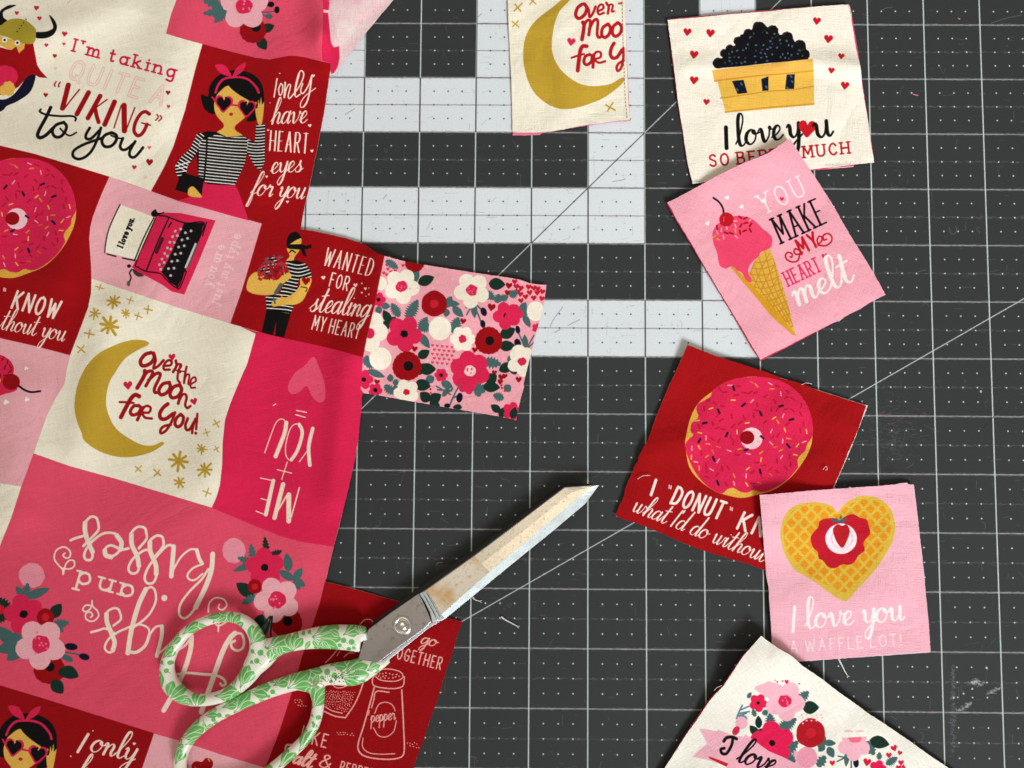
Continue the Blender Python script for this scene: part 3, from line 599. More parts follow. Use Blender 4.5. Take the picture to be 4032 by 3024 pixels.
    sprinkles(c, '60,600 130,540 220,560 280,640 270,710 200,720 130,760 40,760 0,700', 60, 17, [((176,20,34), 30), ((200,40,50), 26), ((60,40,50), 12), (SLATE, 12)], 9)
    c.stroke(SLATE, 30, '170,870 215,800'); c.stroke(SLATE, 16, '150,920 165,960'); c.heart(DRED, 432, 768, 36, 5); c.stroke(BLACK, 8, '390,820 440,830 430,860')
    c.poly(BLACK, '90,1015 300,1052 242,1258 165,1245 178,1110 145,1240 50,1210', sm=False)
    W = (254, 226, 212)
    c.write(FONT, 'WANTED', 582, 628, 985, 728, 150, 14, W, con=-.5, slant=.05); c.write(FONT, 'FOR', 632, 812, 785, 852, 118, 12, W)
    for x, y, r_ in ((582,740,18),(860,805,18),(915,790,8),(945,835,13),(975,830,6),(915,870,10),(975,885,8),(950,900,6)): c.heart(W, x, y, r_, -5)
    c.write(SCRIPT, 'stealing', 455, 1025, 965, 1085, 215, 18, W, con=.5, slant=.25); c.write(FONT, 'MY HEART', 482, 1185, 880, 1268, 122, 11, W, slant=.05)
    # ---- floral patch
    floral_patch(c)
    # ---- salt and pepper
    c.o(1, 3); K = (240, 176, 166)
    for p, w_ in (('1020,850 1045,818 1140,803 1240,825 1270,862 1255,890 1190,910 1080,900 1025,862',10),('1015,860 1005,920 1030,952 1120,970 1220,970 1272,945 1282,870',11),('1022,962 985,1100 932,1290 885,1440 890,1515 950,1560 1080,1582 1200,1580 1265,1555 1282,1490 1275,1300 1260,985',13),('1150,1005 1040,998 1015,1080 998,1138',11),('980,1165 972,1200',9),
                  ('1025,1188 1060,1112 1120,1090 1178,1115 1203,1165',9),('1213,1250 1190,1340 1130,1388 1060,1380 1015,1312',9),('925,1400 922,1480 980,1528 1080,1540 1200,1535',9),('600,750 650,700 700,640',9),('700,690 725,650',7),('760,700 800,668 850,665',8),('940,880 900,1000 850,1110 772,1225',12),('772,1225 680,1210 590,1170',12),('595,1128 660,1165 745,1185',10),('650,930 690,962 740,965 790,945',9),('898,420 940,378 990,378 1012,402',9),('415,1295 388,1400',11),('310,1458 262,1465 258,1512 300,1500',18)):
        c.stroke(K, w_, p)
    sprinkles(c, '1040,850 1140,825 1250,860 1180,890 1070,880', 26, 15, [(K, 10)], 2, spc=1.5, ln=.2)
    sprinkles(c, '600,990 860,1000 790,1180 600,1120', 150, 11, [(K, 7), (K, 9)], 4, spc=1.35, ln=.08)
    for q in ('330,1070 380,1060 440,1130 350,1120', '700,1345 830,1360 850,1385 700,1370', '1300,1440 1380,1435 1420,1490 1320,1470'): sprinkles(c, q, 11, 15, [(K, 8)], 8, spc=1.3, ln=.15)
    c.write(SCRIPT, 'pepper', 990, 1265, 1205, 1238, 110, 10, K, con=.2, slant=.15)
    c.write(SCRIPT, 'go', 1415, 580, 1552, 612, 115, 16, K, con=.4, slant=.2); c.write(FONT, 'OGETHER', 1215, 712, 1590, 808, 102, 12, K)
    c.write(FONT, 'KE', 482, 1452, 600, 1482, 112, 13, K); c.write(SCRIPT, 'alt', 310, 1610, 470, 1660, 130, 26, K, con=.4, slant=.25); c.write(FONT, '&', 545, 1645, 640, 1668, 110, 18, K, con=-.4); c.write(FONT, 'PEPPER', 720, 1690, 1000, 1760, 90, 12, K)
    return c

def floral_patch(c):
    c.o(1, 1)
    c.setclip('1112,545 1080,700 1020,1000 960,1250 925,1425 905,1700 930,1740 2700,2100 2700,700', sm=False)
    W = (252,240,222)
    r = np.random.default_rng(4)
    for k in range(130):   # tiny pale hearts strewn over the ground
        x, y = r.uniform(1000, 2450), r.uniform(600, 1950); c.heart((252,192,200), x, y, 9)
    def hearts(col, x0, y0, x1, y1, n, s_, seed):
        q = np.random.default_rng(seed)
        for k in range(n): c.heart(col, q.uniform(x0, x1), q.uniform(y0, y1), s_ * q.uniform(.8, 1.1), q.uniform(-15, 15))
    for j in range(5):
        for i in range(5): c.heart((228,60,96), 1525 + i * 42 + (j % 2) * 16, 1325 + j * 37 + i * 4, 13, 5)
    for x, y in ((1130,630),(1140,665),(1165,690),(1205,680),(1105,700),(1130,715),(1270,635),(1190,655)): c.heart((214,40,72), x, y, 14)
    for x, y, s_ in ((2035,995,34),(1790,1115,26),(1370,1355,26),(1890,1365,24),(2175,870,26),(2185,808,28),(1045,1640,24),(2120,1600,28),(2110,1640,24),(2150,1590,22),(2060,1560,22)): c.heart(DRED, x, y, s_, 8)
    j = 0
    for x, y in ((2250,815),(2290,830),(2355,820),(2400,830),(2435,835),(2285,882),(2365,868),(2430,870),(2475,860),(2330,905),(2400,915),(2470,920),(2290,938),(2235,775),(2260,860)): c.heart((196,24,48), x, y, 24, 10 * (j % 3) - 10); j += 1
    # leaves
    SL = lambda *a, **k: c.leaf(SLATE, *a, **k); DG = lambda *a, **k: c.leaf(DGREEN, *a, **k)
    SL(1120,590,1230,660,36,ser=4); SL(1350,790,1400,660,38); DG(1400,790,1540,735,46); SL(1980,860,2060,930,40,ser=3); DG(2010,790,2155,800,52)
    SL(1240,1080,1170,960,42,ser=4); SL(1300,1110,1400,930,52,ser=5); SL(1640,1000,1690,900,36); SL(1650,960,1760,970,28); SL(1700,990,1790,1080,34); SL(1650,1010,1640,1080,30)
    SL(1700,1220,1750,1080,52,ser=4); DG(1160,1130,1100,1020,36); DG(1150,1180,1070,1120,36); DG(1130,1150,1210,1080,34); SL(1410,1200,1480,1080,44,ser=4); SL(1410,1220,1500,1350,36)
    SL(1420,1190,1520,1150,44,ser=3); DG(2110,1250,2240,1180,50); DG(2100,1330,2240,1330,46,ser=0); DG(1400,1430,1500,1370,40); DG(1410,1530,1555,1530,52); DG(1390,1580,1450,1480,40)
    SL(1960,1460,2120,1490,50,ser=3); DG(2100,1545,2240,1480,44); SL(2180,1480,2250,1400,40); SL(950,1500,960,1410,40,ser=3); SL(950,1500,1050,1480,40,ser=3); SL(960,1540,1115,1600,30); SL(1160,1640,1160,1570,28); SL(1180,1640,1240,1650,28)
    SL(1060,985,1060,1060,30); SL(1080,980,1160,990,30); SL(2080,960,2100,880,40,ser=3); SL(2110,930,2180,900,36,ser=3); SL(1540,1600,1460,1640,36); SL(1600,1640,1700,1690,34)
    DG(1990,1640,2080,1580,50); DG(1370,1680,1500,1650,50)
    SL(1880,960,1890,1090,28)
    for p in ('1880,970 1920,1060 1955,1150','1900,970 1940,1010','1870,975 1820,1060','1860,970 1815,1000'): c.stroke(SLATE, 13, p)
    c.ell(NAVY, 1968, 1035, 26, 38, -20); c.ell(NAVY, 1960, 1140, 22, 34, -10)
    # blooms
    c.ell(W, 1590, 1180, 98, 102); c.ell(W, 1075, 1440, 96, 98); c.ell(W, 1060, 1210, 80, 80); c.ell(W, 1030, 1120, 70, 80); c.ell(W, 990, 1300, 80, 80); c.ell(W, 1080, 790, 50, 60); c.ell(HOT, 985, 1222, 40, 45)
    c.rose(DRED, 1370, 610, 80, 10)
    c.flower(W, 1260, 815, 151.8, 5, 10, HOT, 50, (245,110,140)); c.flower(W, 1865, 850, 151.8, 5, 25, HOT, 50, (245,110,140)); c.flower(W, 1785, 1270, 108.6, 6, 0, HOT, 34)
    c.rose(DRED, 1540, 965, 108, 6, ROSEC, 36); c.flower(HOT, 1280, 1225, 154.6, 5, 12, BLACK, 33); c.rose(DRED, 2010, 1285, 115, 18); c.ell(BLACK, 2020, 1285, 38, 38)
    c.rose(DRED, 1305, 1505, 122, 20); c.ell(BLACK, 1317, 1503, 42, 42); c.flower(HOT, 1848, 1545, 170.2, 6, 20, PALE, 50, HOT); c.flower(HOT, 1600, 1582, 57.0, 6, 0, BLACK, 17); c.flower(HOT, 1058, 930, 62.6, 5, 0, BLACK, 17)
    c.flower(HOT, 2168, 1068, 119.6, 5, 30, BLACK, 28); c.flower(HOT, 930, 1620, 82.8, 5, 0, BLACK, 20)
    # right part
    SL(2190,900,2260,860,40,ser=3); SL(2290,1040,2330,950,34); SL(2300,1050,2400,1020,40,ser=3); SL(2310,1060,2370,1170,28); c.ell(W, 2415, 1030, 75, 85); c.flower(HOT, 2225, 1055, 84.6, 5)
    c.flower(HOT, 2425, 1175, 41.4, 5); c.ell(NAVY, 2262, 1190, 20, 36, -10); c.ell(NAVY, 2260, 1305, 28, 38, -15); SL(2330,1350,2320,1230,26)
    for p in ('2330,1360 2270,1220','2335,1360 2400,1240','2330,1365 2400,1300'): c.stroke(SLATE, 12, p)
    SL(2215,1420,2250,1480,40,ser=3); DG(2200,1560,2250,1520,40); c.flower(W, 2300, 1465, 128.8, 5, 10, HOT, 38); c.ell((252,240,222), 2270, 1370, 60, 50); c.heart(DRED, 2270, 1620, 26)
    # bottom part (below tile 1,1)
    c.o(1, 2)
    SL(1110,10,1200,90,40,ser=3); SL(1180,90,1210,10,36,ser=2); DG(1380,0,1510,20,50); DG(1500,150,1420,70,46); DG(1500,150,1600,90,46); DG(1500,160,1590,190,34)
    SL(1980,70,1880,0,44,ser=3); SL(1930,110,1900,10,40,ser=3); DG(1960,20,2110,30,46); SL(2140,130,2050,90,40,ser=3); SL(2150,60,2200,10,36); DG(2110,240,2030,180,34); DG(2110,290,2150,200,34); DG(1780,200,1700,200,26)
    for p in ('1670,190 1720,80 1760,10','1700,40 1650,80','1690,60 1570,50','1680,90 1560,20','1700,120 1750,100'): c.stroke(SLATE, 14, p)
    c.ell(SLATE, 1640, 70, 22, 46, 35); c.ell(NAVY, 1758, 118, 27, 42, 10); c.ell(NAVY, 1652, 188, 26, 20)
    c.flower(W, 1300, 70, 110.4, 5, 30, ROSEC, 28); c.flower(HOT, 1032, 52, 60.7, 5, 10, BLACK, 18); c.flower(HOT, 1825, 10, 79.1, 5); c.flower(HOT, 2210, 235, 78.2, 5)
    for x, y in ((1508,45),(1510,78),(2120,10),(2125,35),(2150,60)): c.dot((220,40,70), x, y, 10)
    c.leaf(DGREEN, 2215, 300, 2240, 200, 34)
    c.setclip(None)

# ------------------------------------------------------------------ the cut squares
def sqcanvas(u0, v0, u1, v1, bg, z):
    xs, ys = at([u0, u1, u0, u1], [v0, v0, v1, v1], z)
    return Canvas(float(xs.min()), float(ys.min()), float(xs.max()), float(ys.max()), 5600, bg, z)

def paint_moon_square():
    c = sqcanvas(1950, -120, 2520, 560, CREAM, .002).o(2, 0)
    c.poly(GOLD, '545,-60 500,0 420,85 375,180 350,300 345,420 372,520 440,620 560,710 680,742 800,735 870,715 940,673 972,672 965,705 890,775 780,850 650,902 520,937 400,935 280,880 180,780 118,630 96,470 120,310 200,180 350,60 500,-60')
    R = (190, 22, 34); moon_script(c, R)
    c.stroke(R, 16, '925,28 950,25'); c.heart(HOT, 512, 358, 36, 8)
    moon_stars(c, ((50,65,42,4,50),(30,205,38,4,40),(180,8,36,4,40),(845,925,44,4,30)))
    return c

def paint_blueberry():
    c = sqcanvas(2600, -20, 3480, 760, (250,242,226), .002).o(3, 0)
    c.poly((16,16,26), '-430,590 -440,520 -370,490 -340,410 -250,380 -240,300 -150,280 -110,190 -50,190 0,240 60,230 100,300 200,300 230,360 320,380 340,460 350,515 200,530 0,545 -200,570', sm=False)
    for x, y, r in ((-82,235,50),(-170,290,42),(-255,355,42),(-330,420,36),(-375,462,40),(-430,545,48),(38,268,52),(165,322,50),(275,395,52),(310,470,50),(-20,300,44),(90,340,40),(-130,350,44),(-290,440,40)):
        c.ell(BLACK, x, y, r, r * .96, wob=.02)
        c.stroke((70,78,84), 5, [[x - r * .7, y - r * .3], [x - r * .35, y - r * .72], [x + r * .1, y - r * .85]], al=.8)
    sprinkles(c, '-420,560 -340,440 -230,370 -100,250 0,260 150,340 300,400 340,490 0,530 -200,560', 52, 24, [((74,104,112), 15), ((62,88,98), 11), ((90,122,128), 12)], 12, ln=.16)
    Y1 = (238,182,84)
    c.poly((240,190,80), '-440,695 395,612 398,906 -365,975', sm=False); c.poly(Y1, '-485,605 388,506 392,620 -462,705', sm=False)
    for p, w_ in (('-462,700 -100,655 100,640 390,612',12),('-395,840 -380,845 0,790 180,780 392,745',10),('-370,968 0,930 398,898',12)): c.stroke((212,150,44), w_, p)
    for p in ('-312,700 -212,690 -178,802 -262,812','-58,682 4,660 4,782 -48,786','162,645 232,640 226,768 148,770'): c.poly(NAVY, p, sm=False)
    for x, y in ((-235,720),(-270,768),(-20,745),(195,655),(205,700),(165,755)): c.stroke((70,110,120), 14, [[x, y], [x + 10, y + 12]], sm=False)
    c.stroke(BLACK, 34, '-364,1100 -358,1280', sm=False)
    c.write(SCRIPT, 'love', -275, 1268, 125, 1200, 245, 31, BLACK, con=.55, slant=.08)
    c.write(SCRIPT, 'y', 175, 1200, 290, 1185, 250, 32, BLACK, con=.5); c.heart((205,22,34), 340, 1110, 78, 4); c.write(SCRIPT, 'u', 405, 1195, 555, 1170, 265, 32, BLACK, con=.45)
    c.write(FONT, 'SO BERRY', -500, 1438, 195, 1375, 98, 16, (190,22,40), slab=True); c.write(FONT, 'MUCH', 310, 1362, 700, 1322, 95, 16, (190,22,40), slab=True)
    for x, y, r in ((-697,275,35),(-497,285,37),(-639,470,37),(-639,692,37),(-532,880,28),(422,180,34),(522,335,38),(633,485,27),(548,608,28),(665,738,36)): c.heart((200,22,38), x, y, r, 6)
    return c

def paint_icecream():
    c = sqcanvas(2600, 500, 3520, 1440, (247,172,188), .004).o(2, 1)
    c.poly((222,158,36), '1890,640 1950,680 2050,780 2212,950 2300,1060 2450,1232 2445,1240 2400,1210 2250,1080 2100,900 1980,760')
    c.poly((226,176,74), '1915,650 1985,710 2060,690 2080,620 2130,560 2170,510 2232,492 2270,600 2330,780 2380,950 2447,1232 2300,1060 2120,860', sm=False)
    c.setclip('1915,650 1985,710 2060,690 2080,620 2130,560 2170,510 2232,492 2270,600 2330,780 2380,950 2447,1232 2300,1060 2120,860', sm=False)
    for k in range(13):
        y = 600 + 56 * k; c.stroke((204,142,32), 9, [[1960 + 10 * k, y - 40], [2150 + 8 * k, y + 8], [2420 + 10 * k, y - 100]])
    for k in range(7):
        c.stroke((204,142,32), 9, [[2010 + 58 * k, 600 - 30 * k], [2120 + 50 * k, 800 + 10 * k], [2330 + 34 * k, 1100 + 20 * k]])
        c.stroke((204,142,32), 8, [[2180 + 46 * k, 440 + 90 * k], [2090 + 44 * k, 620 + 86 * k], [2020 + 46 * k, 830 + 78 * k]])
    c.setclip(None)
    c.stroke((222,158,36), 26, '1900,645 2010,760 2120,870 2260,1020 2430,1225')
    c.poly(HOT if False else (242,72,110), '1740,440 1735,350 1780,275 1850,225 1950,205 2060,225 2130,280 2175,325 2212,350 2248,400 2240,470 2200,500 2150,520 2130,560 2090,590 2050,640 2040,700 2070,750 2060,780 2020,760 1990,700 1950,680 1900,640 1850,662 1800,640 1782,590 1770,520')
    c.stroke((242,72,110), 34, '1990,640 2020,700 2050,760')
    sprinkles(c, '1745,420 1750,320 1850,250 1980,215 2080,240 2090,300 2040,360 1960,390 1840,380 1800,440', 40, 34, [(DRED, 14), (DRED, 14), (DRED, 14), ((240,170,60), 10), ((252,190,200), 9)], 6)
    c.stroke(BLACK, 16, '1740,50 1790,88 1822,140 1830,190'); c.ell((196,18,36), 1853, 237, 62, 60); c.stroke((232,90,90), 8, '1832,215 1828,255')
    c.o(3, 1); W = (252,240,238)
    c.write(FONT, 'YOU', -25, 190, 325, 20, 170, 14, W, slab=True, al=.8); c.heart(HOT, 120, 60, 18)
    c.write(FONT, 'MAKE', 120, 440, 505, 262, 225, 19, BLACK, slab=True, con=-.3); 
    c.write(FONT, 'MY', 290, 535, 440, 462, 125, 22, (196,20,40), slab=False)
    for p in ('275,540 258,590 215,605 165,585 152,545 175,522 208,535 205,562 190,560','300,520 250,540 225,520 235,490 262,500','440,460 500,463 545,430 550,385 515,358 478,378 482,415 505,408','440,462 425,420 440,385 465,390 462,425 430,455'): c.stroke((196,20,40), 14, p)
    c.write(FONT, 'HEART', 180, 812, 460, 680, 125, 13, (226,40,96), slab=True); c.heart(HOT, 490, 555, 26, -12)
    c.write(SCRIPT, 'melt', 245, 985, 745, 760, 255, 34, W, con=.5, slant=.05)
    c.o(2, 1)
    for x, y in ((1860,50),(1985,128),(1690,272),(2170,78)): c.heart(W, x, y, 20, -30)
    return c

def paint_donut():
    c = sqcanvas(2380, 1300, 3480, 2360, (166,14,19), .003).crop(2350, 1300)
    donut_art(c); W = (252,236,228)
    c.stroke(W, 25, '513,1295 470,1425', sm=False); c.write(FONT, 'DONUT', 640, 1495, 1060, 1632, 152, 23, W, slant=.12)
    for p in ('628,1340 626,1368','644,1345 641,1372','1158,1528 1155,1556','1174,1534 1171,1560'): c.stroke(W, 9, p, sm=False)
    c.o(2, 2); c.write(FONT, 'KNOW', 1948, 1248, 2450, 1415, 150, 24, W, slant=.12)
    c.write(SCRIPT, "what I'd do without you", 1030, 1095, 2420, 1640, 170, 15, W, con=.5, slant=.22)
    return c

def paint_waffle():
    c = sqcanvas(2950, 1860, 3700, 2640, (250,186,202), .005).o(3, 2)
    hp = '600,1108 560,1062 480,1030 380,1022 260,1042 170,1100 118,1210 110,1330 150,1480 240,1610 330,1664 420,1720 520,1795 665,1876 760,1785 870,1670 960,1560 1040,1430 1085,1330 1098,1220 1070,1100 1005,1018 900,972 800,968 700,1010 640,1062'
    c.poly((222,186,70), hp)
    c.setclip('600,1130 560,1090 470,1052 370,1048 260,1070 190,1120 140,1220 138,1330 180,1470 260,1570 330,1630 430,1690 520,1740 665,1800 740,1720 850,1620 940,1500 1010,1400 1050,1300 1062,1210 1035,1110 980,1040 890,1000 800,998 710,1040 640,1090')
    for i in range(-16, 17):
        for j in range(-16, 17):
            x = 600 + (i - j) * 57; y = 1380 + (i + j) * 60
            if 60 < x < 1150 and 950 < y < 1900:
                c.poly((232,150,30), [[x, y - 43], [x + 40, y], [x, y + 43], [x - 40, y]], sm=False)
    c.setclip(None)
    c.poly((196,26,44), '490,1165 560,1158 620,1170 680,1138 740,1125 795,1155 850,1170 868,1215 882,1290 850,1335 825,1375 835,1440 785,1480 745,1540 700,1562 640,1560 580,1590 520,1580 475,1525 440,1508 428,1450 388,1410 368,1330 400,1275 432,1240 448,1185')
    c.ell((252,232,240), 632, 1337, 136, 132); c.ell((244,196,212), 640, 1330, 96, 92); c.ell((252,238,244), 640, 1332, 84, 84); c.poly((190,30,40), '600,1212 562,1255 578,1330 618,1400 652,1408 690,1335 706,1268 680,1215 640,1225')
    for p in ('550,1170 600,1190 650,1195','590,1165 610,1190','630,1140 625,1190','680,1160 640,1190','560,1190 600,1185','660,1180 620,1175'): c.stroke((60,104,110), 13, p)
    c.stroke((150,160,60), 8, '600,1160 620,1175 645,1150')
    c.o(3, 3); W = (253,240,242)
    c.stroke(W, 28, '230,268 216,478', sm=False); c.write(SCRIPT, 'love you', 320, 455, 1170, 382, 240, 29, W, con=.55, slant=.05)
    c.write(FONT, 'A WAFFLE LOT!', 198, 662, 1155, 598, 100, 10, W, al=.75)
    return c

def paint_love():
    c = sqcanvas(2560, 2450, 3900, 3200, (250,246,236), .003).o(2, 3)
    LP = (248,184,200)
    c.poly(LP, '1615,1310 1775,1335 1768,1318 1900,1368 2100,1400 2500,1520 2600,1700 2500,1900 2250,1850 1890,1650 1700,1585 1558,1552 1680,1440', sm=False)
    c.poly((200,30,40), '1695,1550 1780,1580 1900,1628 1890,1662 1700,1568', sm=False)
    c.poly(LP, '2090,960 2212,915 2300,940 2300,1100 2180,1030')
    c.leaf(SLATE, 2030, 1050, 2062, 998, 18); c.leaf(SLATE, 2095, 1210, 2075, 1140, 24, 2); c.leaf(SLATE, 2170, 1150, 2195, 1200, 28)
    for p in ('1935,1225 1960,1160 1985,1110','1955,1180 2045,1165','1950,1200 2020,1180','1970,1150 2040,1120'): c.stroke((92,128,144), 13, p)
    c.ell((110,140,156), 1990, 1215, 40, 22, 20); c.ell(LP, 1978, 1262, 52, 54); c.ell(HOT, 1930, 1330, 28, 42, 30)
    c.flower((226,30,76), 2122, 1090, 78, 5, 10, BLACK, 15); c.leaf(DGREEN, 2128, 1310, 2122, 1200, 30); c.leaf(DGREEN, 2120, 1370, 2050, 1285, 34); c.leaf(DGREEN, 2100, 1380, 2190, 1310, 34); c.leaf(DGREEN, 2080, 1400, 2130, 1380, 30)
    c.o(3, 3)
    c.leaf(SLATE, 20, 1330, 10, 1175, 46, 4); c.leaf(SLATE, 80, 1330, 240, 1225, 54, 5); c.leaf(SLATE, 250, 1080, 345, 990, 44, 3); c.leaf(DGREEN, 290, 1130, 435, 1130, 56); c.leaf(SLATE, 130, 1530, 255, 1420, 50, 3); c.leaf(SLATE, 130, 1540, 230, 1600, 50, 3)
    c.leaf(SLATE, 430, 1480, 490, 1380, 34); c.leaf(SLATE, 470, 1430, 580, 1440, 28); c.leaf(SLATE, 510, 1470, 560, 1560, 34); c.leaf(SLATE, 480, 1450, 430, 1510, 30); c.leaf(SLATE, 420, 1640, 490, 1545, 44, 2)
    c.leaf(SLATE, 840, 1420, 910, 1540, 50, 3); c.leaf(DGREEN, 870, 1410, 1040, 1450, 54); c.leaf(SLATE, 950, 1580, 955, 1515, 26, 2); c.leaf(SLATE, 1010, 1620, 1110, 1560, 36, 4); c.leaf(SLATE, 680, 1500, 665, 1640, 24)
    for p in ('710,1500 700,1560 600,1550','710,1500 712,1659','700,1540 590,1595','712,1540 750,1600'): c.stroke(SLATE, 12, p)
    c.ell(NAVY, 752, 1605, 24, 42, -5); c.ell((246,160,184), 330, 1560, 88, 92)
    c.flower(LP, 140, 1075, 170, 5, 10, HOT, 56, (246,120,160)); c.ell(LP, 0, 945, 40, 40)
    c.rose((184,22,36), 362, 1350, 122, 6, ROSEC, 44); c.flower((232,30,84), 30, 1435, 185, 5, 50, BLACK, 28); c.poly((246,178,196), '-200,1360 0,1505 130,1560 260,1625 400,1700 300,1900 -400,1700', sm=False)
    c.flower(LP, 735, 1450, 138, 5, 20); c.poly((246,110,140), '692,1378 790,1376 790,1420 750,1432 705,1425'); c.poly((250,246,236), '600,1340 900,1340 880,1378 620,1392', sm=False)
    for x, y, r, a in ((1080,1480,28,-20),(1035,1540,24,0),(1130,1520,20,20),(848,1600,34,10),(548,1608,24,0),(1140,1605,24,0),(1120,1648,24,0),(1160,1640,18,60),(155,908,18,0),(75,910,9,0),(55,897,6,0),(120,903,8,0),(262,925,8,0)): c.heart((214,26,62), x, y, r, a)
    for k in range(16): c.heart((250,196,204), 285 + 42 * (k % 5) + 9 * (k // 5 % 2), 1195 + 24 * (k // 5), 9)
    c.flower((232,30,84), 940, 1655, 72, 5)
    c.o(2, 3)
    for p, w_ in (('1825,1420 1850,1390 1900,1385 1935,1400',26),('1905,1395 1890,1460 1850,1525 1810,1525 1800,1490 1830,1480',24)): c.stroke(BLACK, w_, p)
    c.write(SCRIPT, 'love', 1925, 1590, 2235, 1680, 200, 24, BLACK, con=.45, slant=.3)
    return c
# ------------------------------------------------------------------ cutting mat print
IN = .0254
MX0, MX1, MY0, MY1 = -0.38, 0.40, -0.33, 0.30
MATZ = 0.0
def paint_mat():
    ppm = 4700
    c = Canvas(MX0, MY0, MX1, MY1, ppm, (50, 53, 54), 0.0)
    r = np.random.default_rng(21)
    X = (MX0 + (np.arange(c.w) + .5) / ppm) / IN + 4.0
    Y = 6.0 - (MY0 + (np.arange(c.h) + .5) / ppm) / IN
    ci = np.floor(X); cj = np.floor(Y)
    a = np.abs(ci + .5 - 1)[None, :]; b = (cj + .5)[:, None]
    m = np.maximum(a, b)
    light = ((np.abs(m - 1.5) < .1) | (np.abs(m - 3.5) < .1) | (np.abs(m - 5.5) < .1))
    LG = np.array((219, 225, 230)) / 255.; LL = np.array((200, 212, 210)) / 255.; DL = np.array((62, 58, 60)) / 255.
    c.a[light] = LG
    fx = np.abs(X - np.round(X)); fy = np.abs(Y - np.round(Y)); hy = np.abs(Y - .5 - np.round(Y - .5))
    px = 1 / (ppm * IN)
    def cov(f, hw): return np.clip((hw - f) / px + .5, 0, 1)
    noise = lambda n, k, lo, hi: np.convolve(r.uniform(lo, hi, n + k), np.ones(k) / k, 'same')[:n]
    def mix(mask, lc, dc, ll=1.0, dd=1.0):
        lm = light[..., None]
        col = np.where(lm, np.array(dc, np.float32), np.array(lc, np.float32))
        k = mask[..., None] * np.where(lm, dd, ll)
        c.a = (c.a * (1 - k) + col * k).astype(np.float32)
    # worn horizontals (knife tracks): broken, fuzzy
    tex = np.clip(r.normal(.55, .35, (c.h, c.w // 6 + 1)).repeat(6, 1)[:, :c.w], 0, 1).astype(np.float32)
    mix(cov(fy, .011)[:, None] * (0.6 + .4 * tex), (186/255., 184/255., 186/255.), DL, .85, .8)
    mix(cov(fy, .03)[:, None] * (tex > .8) * .35, (150/255., 142/255., 148/255.), (.45, .42, .43), .9, .6)
    mix(cov(hy, .005)[:, None] * np.ones((1, c.w), np.float32), (.30, .29, .29), (.34, .30, .31), .7, .8)
    mix(cov(hy, .022)[:, None] * (tex > .86) * .45, (.55, .53, .53), (.5, .47, .48), .8, .3)
    mix((cov(fx, .0108)[None, :] * np.ones((c.h, 1))).astype(np.float32), LL, DL)
    # dots every quarter inch, none on the ruled lines
    qx = (X * 4); qy = (Y * 4)
    dx = (qx - np.round(qx)) / 4; dy = (qy - np.round(qy)) / 4
    D = np.hypot(dx[None, :], dy[:, None]); ok = ((np.round(qx) % 4) != 0)[None, :] & ((np.round(qy) % 4) != 0)[:, None]
    mix(np.clip((.0135 - D) / px + .5, 0, 1) * ok * .92, (.88, .91, .90), (.17, .17, .17))
    c.world()
    W = lambda i, j: ((i - 4) * IN, -(j - 6) * IN)
    for k in range(900):
        i, j = r.uniform(-6, 9), r.uniform(-2, 7); mm = max(abs(math.floor(i) + .5 - 1), math.floor(j) + .5)
        if min(abs(mm - q) for q in (1.5, 3.5, 5.5)) > .1: continue
        x, y = W(i, j); an = r.normal(0, .08) + (math.pi / 2 if r.random() < .45 else 0); Ls = abs(r.normal(0, .006))
        c.stroke((150, 148, 146), .00013, [(x, y), (x + Ls * math.cos(an), y + Ls * math.sin(an))], sm=False, al=r.uniform(.15, .5))
        if r.random() < .5: c.stroke((120, 116, 114), .0003, [(x, y), (x + .0003, y)], sm=False, al=.5)
    def line(i0, j0, i1, j1):
        n = 260
        for k in range(n):
            t0, t1 = k / n, (k + 1) / n; mi, mj = i0 + (i1 - i0) * (t0 + t1) / 2, j0 + (j1 - j0) * (t0 + t1) / 2
            mm = max(abs(math.floor(mi) + .5 - 1), math.floor(mj) + .5); li = min(abs(mm - q) for q in (1.5, 3.5, 5.5)) < .1
            c.stroke((66, 64, 66) if li else (196, 206, 204), .00042, [W(i0 + (i1 - i0) * t0, j0 + (j1 - j0) * t0), W(i0 + (i1 - i0) * t1, j0 + (j1 - j0) * t1)], sm=False, al=.95)
    line(-6, 13, 12, -5)
    (xa, xb), (ya, yb) = at([3896, 2134], [1254, 2266])
    g = (yb - ya) / (xb - xa); L = lambda x: ya + g * (x - xa)
    I = lambda x: x / IN + 4; J = lambda y: 6 - y / IN
    line(I(-.30), J(L(-.30)), I(.36), J(L(.36)))
    # scratches, lint and scuffs
    for k in range(5200):
        x, y = r.uniform(MX0, MX1), r.uniform(MY0, MY1); i, j = I(x), J(y); mm = max(abs(math.floor(i) + .5 - 1), math.floor(j) + .5); li = min(abs(mm - q) for q in (1.5, 3.5, 5.5)) < .1
        an = r.normal(0, .12) if r.random() < .6 else (math.pi / 2 + r.normal(0, .1) if r.random() < .5 else r.uniform(0, math.pi)); Ls = abs(r.normal(0, .0022)) + .0006
        if r.random() < .5: y = W(0, round(j * 4) / 4)[1] + r.normal(0, .0006)
        c.stroke((110, 104, 104) if li else (142, 140, 138), .00016, [(x, y), (x + Ls * math.cos(an), y + Ls * math.sin(an))], sm=False, al=r.uniform(.12, .55))
    for k in range(150):
        x, y = r.uniform(MX0, MX1), r.uniform(MY0, MY1); t = r.uniform(0, 6.3); q = [(x, y)]
        for _ in range(5): t += r.normal(0, .9); x += .0009 * math.cos(t); y += .0009 * math.sin(t); q.append((x, y))
        c.stroke((150, 146, 146), .00014, q, al=.5)
    c.o(3, 2)
